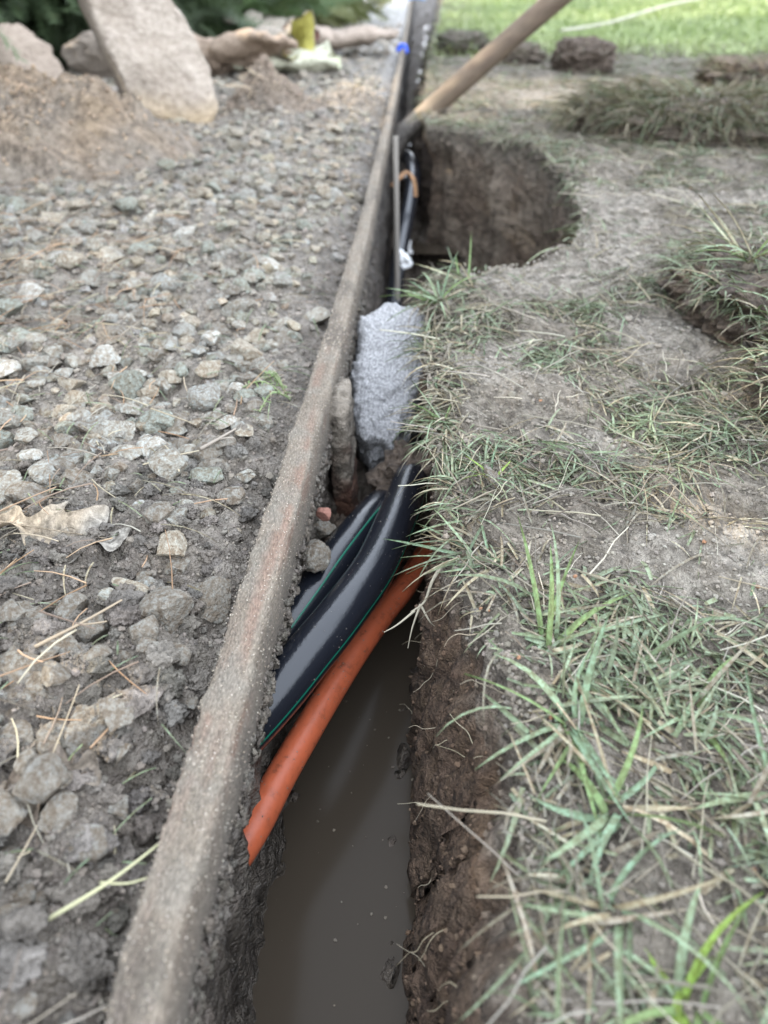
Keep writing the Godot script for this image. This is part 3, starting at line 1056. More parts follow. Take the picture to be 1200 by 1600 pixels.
func make_turf_cover() -> void:
	var kinds := [M.blades[0], M.blades[1], M.blades[3]]
	var xf := [[], [], []]
	var col := [[], [], []]
	var patch := noise_of(61, 9.0, 2)
	var lie := noise_of(62, 5.0, 1)
	var zones := [[0.06, -0.75, 0.50, 33000], [-0.75, -1.5, 1.0, 26000], [-1.5, -2.7, 1.9, 32000]]
	for q in zones:
		for k in q[3]:
			var z := rr(q[1], q[0])
			var x := lip_x(z) + rr(0.0, q[2]) - 0.002
			if rng.randf() < bare_here(x, z) * 0.93:
				continue
			var m := patch.get_noise_2d(x, z)
			if z > -0.33 and x - lip_x(z) < 0.013 and rng.randf() < 0.75:
				continue
			if rng.randf() > 0.58 + 1.8 * m and x - lip_x(z) > 0.02:
				continue
			var dist := Vector2(x, z).length()
			var yaw := lie.get_noise_2d(x, z) * 5.0 + rng.randfn() * 1.0
			var pitch := rr(-0.08, 0.22)
			if rng.randf() < 0.12:
				pitch = rr(0.2, 0.9)
			var l := rr(0.014, 0.042) * (1.0 if z > -0.7 else 1.15)
			var w := rr(0.0009, 0.0020) * (1.0 if z > -0.7 else 1.2)
			if z > -0.30 and rng.randf() < 0.35:
				w *= 1.5
				l *= 1.15
			var v := rng.randi() % 3
			xf[v].append(blade_at(on_turf(x, z, rr(0.0006, 0.0045)), yaw, pitch, l, w, rr(-0.6, 0.6)))
			col[v].append(grass_color(clampf(0.38 + 0.6 * m + 0.12 * soft(-0.5, -0.2, z), 0.1, 0.9)))
	# blades that lean out over the lip
	for k in 300:
		var z := -pow(rng.randf(), 1.2) * 1.45 + 0.02
		var x := lip_x(z) + rr(-0.001, 0.012)
		var v := rng.randi() % 3
		xf[v].append(blade_at(on_turf(x, z, rr(0.0, 0.002)), PI + rng.randfn() * 0.9, rr(-0.25, 0.45), rr(0.010, 0.030) * lerpf(1.0, 0.5, soft(-0.34, -0.24, z)), rr(0.0009, 0.0019), rr(-0.6, 0.6)))
		col[v].append(grass_color(0.55))
	var names := ["matted_grass", "trampled_grass", "curled_grass"]
	var says := ["flattened grey green grass blades matted into the bare soil", "trampled bent grass blades lying over the soil", "curled muddy grass blades on the stripped turf"]
	for v in 3:
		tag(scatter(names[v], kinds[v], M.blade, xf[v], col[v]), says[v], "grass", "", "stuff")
	# thin dry stalks
	var sb := Buf.new()
	tube(sb, PackedVector3Array([Vector3.ZERO, Vector3(0.02, 0.33, 0.03), Vector3(-0.01, 0.66, 0.05), Vector3(0.03, 1.0, 0.02)]), PackedFloat32Array([0.5, 0.5, 0.42, 0.25]), 5, Color.WHITE)
	for p in sb.v.size():
		sb.v[p] = Vector3(sb.v[p].x * 1.0, sb.v[p].y, sb.v[p].z)
	var xs := []
	var cs := []
	for k in 3600:
		var z := 0.04 - pow(rng.randf(), 1.3) * 2.0
		var x := lip_x(z) + rr(0.0, 0.30 + 0.6 * absf(z))
		if rng.randf() < bare_here(x, z) * 0.8:
			continue
		xs.append(blade_at(on_turf(x, z, rr(0.001, 0.005)), rr(0, TAU), rr(-0.1, 0.3), rr(0.015, 0.05), rr(0.0004, 0.0010)))
		cs.append(vary(pick(STRAW + MUDDY), 0.2))
	# the stalk mesh is as wide as it is thick
	var sm := Buf.new()
	for k in 4:
		for a in 5:
			var an := TAU * a / 5
			var rad := 0.5 - 0.08 * k
			sm.v.append(Vector3(cos(an) * rad + [0.0, 1.2, 0.2, 1.5][k], k / 3.0, sin(an) * rad * 0.03 + [0.0, 0.01, 0.015, -0.01][k]))
			sm.c.append(Color.WHITE)
	sm.grid(4, 5, 0, true)
	tag(scatter("dry_stalks", sm.mesh(), M.straw, xs, cs), "thin dry straw stalks lying among the matted grass", "straw", "", "stuff")
	# crumbs on the turf
	var xc := []
	var cc := []
	for k in 40000:
		var z := 0.03 - pow(rng.randf(), 1.6) * 1.7
		var x := lip_x(z) + pow(rng.randf(), 1.4) * (0.2 + 0.5 * absf(z))
		var s := rr(0.0003, 0.0010) * (0.8 + 1.3 * absf(z)) * (2.0 if rng.randf() < 0.05 else 1.0)
		xc.append(Transform3D(random_basis().scaled(Vector3(s, s * 0.7, s)), on_turf(x, z, s * 0.15)))
		cc.append(vary(turf_color(x, z) * rr(0.62, 0.88), 0.1) if rng.randf() > 0.002 else Color(0.26, 0.14, 0.08))
	tag(scatter("soil_crumbs", M.crumb_mesh, M.crumb, xc, cc), "dry grey soil crumbs sprinkled over the stripped turf", "soil", "", "stuff")
	# the lawn beyond
	var xl := []
	var cl := []
	var n_lawn := noise_of(63, 1.6, 2)
	while xl.size() < 90000:
		var z := -2.15 - pow(rng.randf(), 1.5) * 8.0
		var x := lip_x(maxf(z, -11.0)) + 0.02 + rr(0.0, 0.5 + 0.62 * absf(z))
		if z > -3.0 and rng.randf() > soft(-2.15, -3.0, z + 0.5 * n_lawn.get_noise_2d(x, z)) * soft(0.0, 0.25, x + 0.15):
			continue
		var k := 0.5 + 0.5 * n_lawn.get_noise_2d(x * 2, z)
		xl.append(blade_at(on_turf(x, z, -0.003), rr(0, TAU), rr(0.5, 1.45), rr(0.022, 0.05), rr(0.0022, 0.0036), rr(-0.8, 0.8)))
		cl.append(vary(Color(0.26, 0.31, 0.14).lerp(Color(0.38, 0.41, 0.22), k), 0.25))
	tag(scatter("lawn_grass", blade_mesh(0.9, 0.0, 3), M.lawn, xl, cl), "bright green mown lawn grass beyond the stripped strip", "grass", "", "stuff")
	# tufts that can be told apart
	var t := [
		["grass tuft on the lip beside the granite block, blades over the trench", 0.014, -0.61, 16, 0.03, 0.06, 0.0024, PI, 0.5, ["grey_green", "green", "blue_green"], 0.9],
		["tuft with one tall pale blade behind the granite block", 0.04, -0.68, 9, 0.03, 0.065, 0.0026, PI, 0.2, ["pale", "grey_green", "green"], 1.6],
		["small tuft leaning off the lip right of the stake", 0.014, -0.42, 14, 0.02, 0.045, 0.0017, PI, 0.7, ["grey_green", "straw", "green"], 0.7],
		["tuft with fresh yellow green blades beside a dark lump", 0.044, -0.355, 10, 0.018, 0.04, 0.0017, 2.6, 0.3, ["fresh", "blue_green", "fresh", "grey_green"], 1.0],
		["tuft throwing long thin blades left across the trench lip", 0.036, -0.29, 12, 0.03, 0.058, 0.0018, PI, 1.1, ["blue_green", "grey_green", "straw"], 0.5],
		["tall sheaf of green blades leaning right near the middle lip", 0.062, -0.232, 7, 0.045, 0.07, 0.0029, -0.8, 1.2, ["green", "grey_green"], 1.5],
		["broad green tuft with blades arching over crumbling lip", 0.064, -0.185, 15, 0.028, 0.05, 0.0030, 2.4, 0.5, ["blue_green", "green", "grey_green", "muddy"], 0.9],
		["wide bladed tuft spreading above the earth side at lower right", 0.074, -0.15, 15, 0.03, 0.052, 0.0031, 2.9, 0.3, ["grey_green", "blue_green", "straw", "green"], 0.8],
		["blurred near tuft with thick muddy stems at lower right", 0.066, -0.112, 12, 0.03, 0.05, 0.0026, 2.2, 0.4, ["blue_green", "straw", "grey_green"], 0.9],
		["nearest tuft with bright green blades at the bottom right corner", 0.085, -0.092, 13, 0.03, 0.05, 0.0026, 0.6, 0.2, ["fresh", "green", "grey_green"], 0.9],
		["green tuft beside the bare muddy patch on the right", 0.115, -0.2, 12, 0.03, 0.05, 0.0024, 0.0, 0.2, ["green", "grey_green", "muddy"], 0.9],
		["flat spread tuft of muddy blades at the right edge", 0.135, -0.155, 12, 0.03, 0.055, 0.0027, 2.0, 0.2, ["grey_green", "muddy", "blue_green"], 0.7],
	]
	for a in t:
		grass_tuft(a[0], a[1], a[2], a[3], a[4], a[5], a[6], a[7], a[8], a[9], a[10])
	# a dangling dead stalk with roots
	var dz := thing("dangling_root", "dead grass root dangling from the lip above the orange pipe", "root", Vector3(0.016, -0.012, -0.30))
	for a in [[Vector3.ZERO, Vector3(-0.006, -0.008, 0.006), Vector3(-0.010, -0.020, 0.010), Vector3(-0.017, -0.026, 0.012)], [Vector3(-0.012, -0.022, 0.010), Vector3(-0.016, -0.034, 0.016), Vector3(-0.018, -0.046, 0.020)], [Vector3(-0.012, -0.022, 0.010), Vector3(-0.007, -0.030, 0.014), Vector3(-0.004, -0.036, 0.012)], [Vector3(-0.015, -0.025, 0.012), Vector3(-0.024, -0.028, 0.02), Vector3(-0.031, -0.032, 0.022)]]:
		var b := Buf.new()
		var sp := smooth_path(a, 0.002)
		var rad := PackedFloat32Array()
		for s in sp.size():
			rad.append(lerpf(0.0013, 0.00035, float(s) / sp.size()) * (1.0 if a[0] == Vector3.ZERO else 0.6))
		tube(b, sp, rad, 6, Color(0.30, 0.27, 0.2))
		obj("strand", b.mesh(), M.straw, dz)
	var lump := tag(obj("dark_lump", stone_mesh(140, 6, 3, 0.3, Vector3(0.004, 0.004, 0.008)), M.stones[5]), "small dark purplish lump sitting in the grass by the lip", "lump") as Node3D
	lump.position = on_turf(0.042, -0.352, 0.005)
	lump.rotation = Vector3(0.6, 0.4, 0)

# a lifted sod: a lump of soil with grass on its back
func turf_clod(label: String, x: float, z: float, size: Vector3, s: int, blades: int, soil: Color, green: float, yaw := 0.0, blade_len := 0.045) -> void:
	var at := on_turf(x, z)
	var o := thing("turf_clod", label, "clod", at, "loose sods lying on the stripped turf")
	var src := ico(5)
	var b := Buf.new()
	b.i = src[1].duplicate()
	var nz := noise_of(s, 1.5, 4)
	var nf := noise_of(s + 1, 8.0, 3)
	for d in src[0]:
		var e := 3.0
		var q := pow(pow(absf(d.x), e) + pow(absf(d.y), e) + pow(absf(d.z), e), -1.0 / e)
		var p: Vector3 = d * q * (1.0 + 0.28 * nz.get_noise_3dv(d) + 0.10 * nf.get_noise_3dv(d))
		p = (p * size).rotated(Vector3.UP, yaw)
		p.y += size.y * 0.45
		b.v.append(p)
		b.c.append(soil.lerp(soil * 1.5, clampf(0.5 + nf.get_noise_3dv(d * 1.3), 0, 1)))
	var lump := obj("soil", b.mesh(), M.wall, o)
	var xf := []
	var col := []
	var tries := 0
	while xf.size() < blades and tries < blades * 6:
		tries += 1
		var p := b.v[rng.randi() % b.v.size()]
		if p.y < size.y * 0.75:
			continue
		var out := atan2(p.z, p.x) + rng.randfn() * 1.0
		xf.append(blade_at(p + Vector3(rr(-0.004, 0.004), -0.002, rr(-0.004, 0.004)), out, rr(-0.2, 0.9), rr(0.3, 1.1) * blade_len, rr(0.0011, 0.0024), rr(-0.5, 0.5)))
		col.append(grass_color(green))
	if blades:
		scatter("grass", M.blades[1], M.blade, xf, col, lump)

func make_clods() -> void:
	turf_clod("large lifted sod at the right edge with dark soil under its grass", 0.335, -0.61, Vector3(0.115, 0.034, 0.10), 201, 1700, Color(0.115, 0.088, 0.066), 0.6, 0.3)
	turf_clod("dark edged sod just inside the right frame below the large sod", 0.285, -0.44, Vector3(0.06, 0.028, 0.05), 203, 500, Color(0.10, 0.08, 0.06), 0.6, 0.2, 0.05)
	turf_clod("long shaggy sod of yellowed grass on the right beyond the pit", 0.44, -1.38, Vector3(0.19, 0.042, 0.10), 205, 3200, Color(0.15, 0.12, 0.09), 0.30, -0.15, 0.075)
	turf_clod("bare brown earth clod at the edge of the lawn", 0.37, -2.14, Vector3(0.068, 0.042, 0.06), 207, 60, Color(0.13, 0.10, 0.077), 0.2, 0.1)
	turf_clod("small dark clod left of the bare brown clod", 0.225, -2.3, Vector3(0.07, 0.03, 0.06), 209, 120, Color(0.16, 0.13, 0.10), 0.6)
	turf_clod("flat dark sod at the far right border of the lawn", 0.76, -1.95, Vector3(0.15, 0.036, 0.08), 211, 900, Color(0.12, 0.095, 0.075), 0.5)
	turf_clod("low ragged turf edge beside the trench beneath the pole", 0.09, -2.55, Vector3(0.07, 0.03, 0.12), 213, 500, Color(0.14, 0.115, 0.09), 0.85)
	grass_tuft("pale bladed tuft poking in at the right edge", 0.25, -0.47, 12, 0.03, 0.06, 0.0026, 2.8, 0.6, ["pale", "grey_green", "straw"], 0.8, 0.035)
	grass_tuft("spiky tuft on top of the large lifted sod", 0.255, -0.60, 16, 0.04, 0.075, 0.0022, 3.0, 0.3, ["pale", "grey_green", "green", "straw"], 1.2, 0.05)
	# stub and pale stick on the lawn
	var sb := Buf.new()
	tube(sb, PackedVector3Array([Vector3(0, -0.02, 0), Vector3(0.003, 0.03, 0), Vector3(0.0, 0.075, 0), Vector3(0.0, 0.078, 0)]), PackedFloat32Array([0.042, 0.04, 0.036, 0.01]), 12, Color(0.36, 0.28, 0.24))
	var st := tag(obj("wooden_stub", sb.mesh(), M.straw), "short pinkish grey stub standing on the lawn behind the pole", "stub") as Node3D
	st.position = on_turf(0.46, -3.7)
	var lb := Buf.new()
	var lp := smooth_path([on_turf(0.42, -2.9, 0.02), on_turf(0.62, -3.15, 0.025), on_turf(0.95, -3.6, 0.03), on_turf(1.35, -4.1, 0.03)], 0.03)
	var lr := PackedFloat32Array()
	for p in lp:
		lr.append(0.0042)
	tube(lb, lp, lr, 8, Color(0.40, 0.37, 0.31))
	tag(obj("pale_stick", lb.mesh(), M.straw), "long thin pale stick lying across the lawn", "stick")

func make_rocks() -> void:
	# upright slab
	var outline := [[-0.105, 0.285], [-0.06, 0.283], [-0.005, 0.255], [0.045, 0.205], [0.08, 0.145], [0.104, 0.08], [0.106, 0.022], [0.08, -0.012], [0.028, -0.004], [-0.02, 0.012], [-0.055, 0.04], [-0.07, 0.11], [-0.09, 0.19]]
	var c2 := Curve2D.new()
	for k in outline.size():
		var a := Vector2(outline[(k + outline.size() - 1) % outline.size()][0], outline[(k + outline.size() - 1) % outline.size()][1])
		var b := Vector2(outline[(k + 1) % outline.size()][0], outline[(k + 1) % outline.size()][1])
		c2.add_point(Vector2(outline[k][0], outline[k][1]), -(b - a) / 6, (b - a) / 6)
	c2.add_point(Vector2(outline[0][0], outline[0][1]))
	var ring := []
	for k in 120:
		ring.append(c2.sample_baked(c2.get_baked_length() * k / 120.0))
	var mid := Vector2(0.015, 0.12)
	var prof := []
	for k in 15:
		prof.append([float(k) / 14.0, 0.036 + 0.006 * (1.0 - pow(k / 14.0, 2))])
	prof.append([1.012, 0.030])
	prof.append([1.02, 0.018])
	prof.append([1.015, -0.005])
	prof.append([0.99, -0.028])
	prof.append([0.9, -0.036])
	prof.append([0.0, -0.038])
	var sl := Buf.new()
	var nz := noise_of(301, 11.0, 4)
	for p in prof:
		for q in ring:
			var f: Vector2 = mid + (q - mid) * p[0]
			var v := Vector3(f.x, f.y, p[1])
			var o := nz.get_noise_3dv(v)
			v += Vector3(0.006 * nz.get_noise_3dv(v + Vector3.ONE), 0.006 * nz.get_noise_3dv(v - Vector3.ONE), 0.010 * o)
			sl.v.append(v)
			var t := clampf(0.5 + 1.2 * nz.get_noise_3dv(v * 0.6 + Vector3(3, 0, 0)), 0, 1)
			var col := Color(0.30, 0.252, 0.203).lerp(Color(0.375, 0.325, 0.27), t)
			col = col.lerp(Color(0.42, 0.32, 0.19), (1.0 - soft(0.0, 0.055, f.y + 0.03 * o)) * 0.7)
			sl.c.append(col if p[1] > 0.0 else Color(0.24, 0.20, 0.165))
	sl.grid(prof.size(), 120, 0, true)
	var r := tag(obj("rock_slab", sl.mesh(), M.rock), "tall dusty tan rock slab standing on edge beside the path", "rock") as Node3D
	var nrm := Vector3(0.52, 0.30, 0.80).normalized()
	var right := Vector3.UP.cross(nrm).normalized()
	r.transform = Transform3D(Basis(right * 0.93, nrm.cross(right), nrm), Vector3(-0.475, -0.012, -1.45))
	for a in [[-0.83, 0.055, -1.66, Vector3(0.105, 0.085, 0.09), 311, "brown angular rock at the left edge in front of the shrub", Color(0.30, 0.245, 0.195), Vector3(0.2, 0.5, -0.45)], [-0.70, 0.05, -1.95, Vector3(0.15, 0.075, 0.08), 313, "long low rock half hidden behind the tall slab", Color(0.27, 0.23, 0.19), Vector3(0.1, 0.2, -0.1)], [-0.875, 0.03, -1.50, Vector3(0.05, 0.05, 0.05), 315, "rock sliver cut off by the left frame edge", Color(0.37, 0.33, 0.27), Vector3.ZERO]]:
		var m := stone_mesh(a[4], 11, 4, 0.14, a[3])
		var mm: StandardMaterial3D = M.rock.duplicate()
		mm.albedo_color = a[6].linear_to_srgb()
		var o := tag(obj("rock", m, mm), a[5], "rock", "rocks along the shrub bed") as Node3D
		o.position = Vector3(a[0], a[1], a[2])
		o.rotation = a[7]
	# heaps of loose earth
	for a in [["soil_mound", "low mound of loose sandy tan soil in front of the tall slab", -0.60, -1.22, Vector3(0.26, 0.10, 0.20), Color(0.27, 0.20, 0.135), 321], ["soil_heap", "broken lump of dry brown soil with roots right of the tall slab", -0.30, -1.6, Vector3(0.10, 0.065, 0.06), Color(0.27, 0.215, 0.165), 323], ["soil_ridge", "low brown ridge of loose soil beside the board", -0.165, -1.68, Vector3(0.085, 0.022, 0.08), Color(0.30, 0.255, 0.205), 325]]:
		var sz: Vector3 = a[4]
		var b := Buf.new()
		var nn := noise_of(a[6], 9.0, 4)
		var nk := noise_of(a[6] + 1, 45.0, 3)
		var rings := 46
		for k in rings:
			for s in 80:
				var t := 1.15 * k / (rings - 1)
				var an := TAU * s / 80
				var p := Vector3(cos(an) * t * sz.x, 0, sin(an) * t * sz.z)
				var g := p + Vector3(a[2], 0, a[3])
				var h := sz.y * pow(maxf(0.0, cos(minf(t, 1.0) * PI / 2)), 1.1) * (1.0 + 0.55 * nn.get_noise_3dv(g)) + 0.012 * nn.get_noise_3dv(g * 2.0) + 0.008 * nk.get_noise_3dv(g)
				p.y = gravel_y(g.x, g.z) + h * (1.0 - soft(0.9, 1.1, t)) - 0.02 * soft(0.95, 1.15, t)
				b.v.append(p)
				var c: Color = a[5]
				b.c.append(c.lerp(Color(0.25, 0.215, 0.175), clampf(0.35 + 0.9 * nn.get_noise_3dv(g + Vector3(5, 0, 0)) + 0.3 * soft(0.5, 1.0, t), 0, 1)))
		b.grid(rings, 80, 0, true)
		var o := thing(a[0], a[1], "soil", Vector3(a[2], 0, a[3]))
		obj("heap", b.mesh(), M.soil, o)
		var xf := []
		var col := []
		for k in 1500:
			var p := b.v[rng.randi() % b.v.size()]
			var s := rr(0.0008, 0.0028)
			xf.append(Transform3D(random_basis().scaled(Vector3.ONE * s), p + Vector3(rr(-0.004, 0.004), 0, rr(-0.004, 0.004))))
			col.append(vary(a[5], 0.3))
		scatter("crumbs", M.crumb_mesh, M.crumb, xf, col, o)
		if a[0] != "soil_mound":
			for k in 9:
				var tb := Buf.new()
				var p := b.v[rng.randi_range(80 * 6, 80 * 30)]
				var path := smooth_path([p - Vector3(0, 0.01, 0), p + Vector3(rr(-0.02, 0.02), rr(0.0, 0.015), rr(0, 0.02)), p + Vector3(rr(-0.04, 0.04), rr(-0.02, 0.02), rr(0.0, 0.04))], 0.01)
				var rad := PackedFloat32Array()
				for s in path.size():
					rad.append(lerpf(0.0014, 0.0006, float(s) / path.size()))
				tube(tb, path, rad, 6, vary(Color(0.42, 0.34, 0.25), 0.2))
				obj("twig", tb.mesh(), M.straw, o)

func capsule(p: Vector3, a: Vector3, b: Vector3, r1: float, r2: float) -> float:
	var h := clampf((p - a).dot(b - a) / (b - a).length_squared(), 0, 1)
	return p.distance_to(a.lerp(b, h)) - lerpf(r1, r2, h)

# an empty work glove lying down: hand, fingers and thumb in one skin, a flaring cuff with its lining
func glove(label: String, at: Vector3, turn: Vector3, skin: Color, lining: Color, s: int, open: float) -> void:
	var o := thing("work_glove", label, "glove", at, "work gloves dropped on the gravel path")
	o.rotation = turn
	o.scale = Vector3.ONE * 1.2
	var nn := noise_of(s, 18.0, 3)
	var curl := rr(0.2, 0.6)
	var field := func(p: Vector3) -> float:
		var q := Vector3(p.x, p.y * 1.45, p.z)
		var d := capsule(q, Vector3(-0.018, 0, 0.02), Vector3(-0.022, 0, -0.045), 0.030, 0.026)
		d = minf(d, capsule(q, Vector3(0.018, 0, 0.02), Vector3(0.022, 0, -0.045), 0.030, 0.026))
		var f := [[-0.034, 0.050], [-0.012, 0.068], [0.011, 0.064], [0.033, 0.046]]
		for k in 4:
			var root := Vector3(f[k][0], 0, -0.05)
			var tip := root + Vector3(f[k][0] * 0.25, -0.03 * curl * (k + 1) * 0.5, -f[k][1])
			var e := capsule(q, root, tip, 0.0135, 0.0105)
			var h := clampf(0.5 + 0.5 * (d - e) / 0.010, 0, 1)
			d = lerpf(d, e, h) - 0.010 * h * (1 - h)
		var t := capsule(q, Vector3(-0.035, 0, 0.01), Vector3(-0.075, 0.006, -0.035), 0.016, 0.011)
		var h2 := clampf(0.5 + 0.5 * (d - t) / 0.014, 0, 1)
		d = lerpf(d, t, h2) - 0.014 * h2 * (1 - h2)
		return d * 0.8 + 0.009 * nn.get_noise_3dv(p)
	obj("hand", nets(field, Vector3(-0.1, -0.05, -0.14), Vector3(0.07, 0.045, 0.07), 0.005, skin), M.leather, o)
	var fold := noise_of(s + 1, 30.0, 2)
	var cuff: Node = o
	for lay in 2:
		var b := Buf.new()
		for k in 12:
			var t := k / 11.0
			for a in 36:
				var an := TAU * a / 36
				var rx := lerpf(0.042, 0.056, t) - 0.003 * lay
				var ry := lerpf(0.021, 0.034 * open, t) - 0.003 * lay
				var p := Vector3(cos(an) * rx, sin(an) * ry + 0.010 * t * open, 0.03 + t * 0.062 + (0.001 if lay == 0 else 0.0))
				var f := Vector3(cos(an) * 0.05, sin(an) * 0.03, t * 0.04)
				p += Vector3(cos(an), sin(an), 0) * (0.018 * t * nn.get_noise_3dv(f) + 0.008 * fold.get_noise_3dv(f) + 0.006 * t * sin(an * 3 + s))
				p.z += 0.012 * t * sin(an + s)
				b.v.append(p)
				b.c.append(skin if lay == 0 else lining)
		b.grid(12, 36, 0, true)
		cuff = obj("cuff" if lay == 0 else "lining", b.mesh(), M.leather, o if lay == 0 else cuff)

func make_gloves() -> void:
	glove("brown leather glove lying nearest the tall rock slab", Vector3(-0.455, 0.045, -2.02), Vector3(0.25, -1.9, 0.5), Color(0.32, 0.25, 0.19), Color(0.30, 0.22, 0.17), 401, 0.9)
	glove("dark tan glove whose pink lining shows at the cuff", Vector3(-0.42, 0.045, -2.28), Vector3(0.1, 0.75, 0.2), Color(0.33, 0.29, 0.235), Color(0.48, 0.24, 0.20), 403, 1.1)
	glove("pale greenish white glove lying flat before the others", Vector3(-0.345, 0.022, -2.10), Vector3(0.0, 1.75, 0.0), Color(0.52, 0.52, 0.40), Color(0.5, 0.52, 0.36), 405, 0.5)
	glove("grey brown glove with bright yellow lining standing open", Vector3(-0.395, 0.055, -2.12), Vector3(0.05, 0.9, 0.15), Color(0.34, 0.30, 0.25), Color(0.50, 0.47, 0.13), 407, 1.15)
	glove("dull brown glove lying furthest right on the path", Vector3(-0.235, 0.04, -2.42), Vector3(0.1, -1.2, 0.1), Color(0.34, 0.28, 0.23), Color(0.3, 0.25, 0.2), 409, 0.8)
	glove("greyish glove lying behind the pink lined glove", Vector3(-0.46, 0.06, -2.55), Vector3(0.2, 1.5, 0.0), Color(0.38, 0.34, 0.28), Color(0.3, 0.25, 0.2), 411, 0.7)

func make_pole() -> void:
	var a := Vector3(-0.030, -0.024, -1.56)
	var d := (Vector3(0.217, 0.175, -1.535) - Vector3(-0.003, -0.006, -1.565)).normalized()
	var o := thing("tool_handle", "thick round wooden tool handle leaning out of the trench", "handle", a)
	var pts := PackedVector3Array()
	var rad := PackedFloat32Array()
	var cols := []
	for k in 60:
		var t := k / 59.0
		pts.append(d * (t * 0.85) + Vector3(0, 0.004 * sin(t * 4), 0))
		rad.append(0.0180 * (1.0 + 0.02 * sin(t * 17)))
	var b := Buf.new()
	tube(b, pts, rad, 24, Color.WHITE)
	for k in b.v.size():
		var t := b.v[k].length() / 0.85
		var g := n_mid.get_noise_3d(b.v[k].x * 0.5, b.v[k].y * 3, b.v[k].z * 3)
		b.c[k] = Color(0.145, 0.108, 0.077).lerp(Color(0.095, 0.07, 0.05), clampf(0.5 + g, 0, 1)).lerp(Color(0.22, 0.17, 0.12), 1.0 - soft(0.03, 0.1, t))
	obj("shaft", b.mesh(), M.straw, o)
	var s := Buf.new()
	tube(s, PackedVector3Array([d * 0.02, d * -0.02, d * -0.05 + Vector3(-0.006, -0.02, 0.02), d * -0.075 + Vector3(-0.01, -0.06, 0.03)]), PackedFloat32Array([0.0185, 0.019, 0.022, 0.024]), 18, Color.WHITE)
	obj("socket", s.mesh(), M.steel, o)

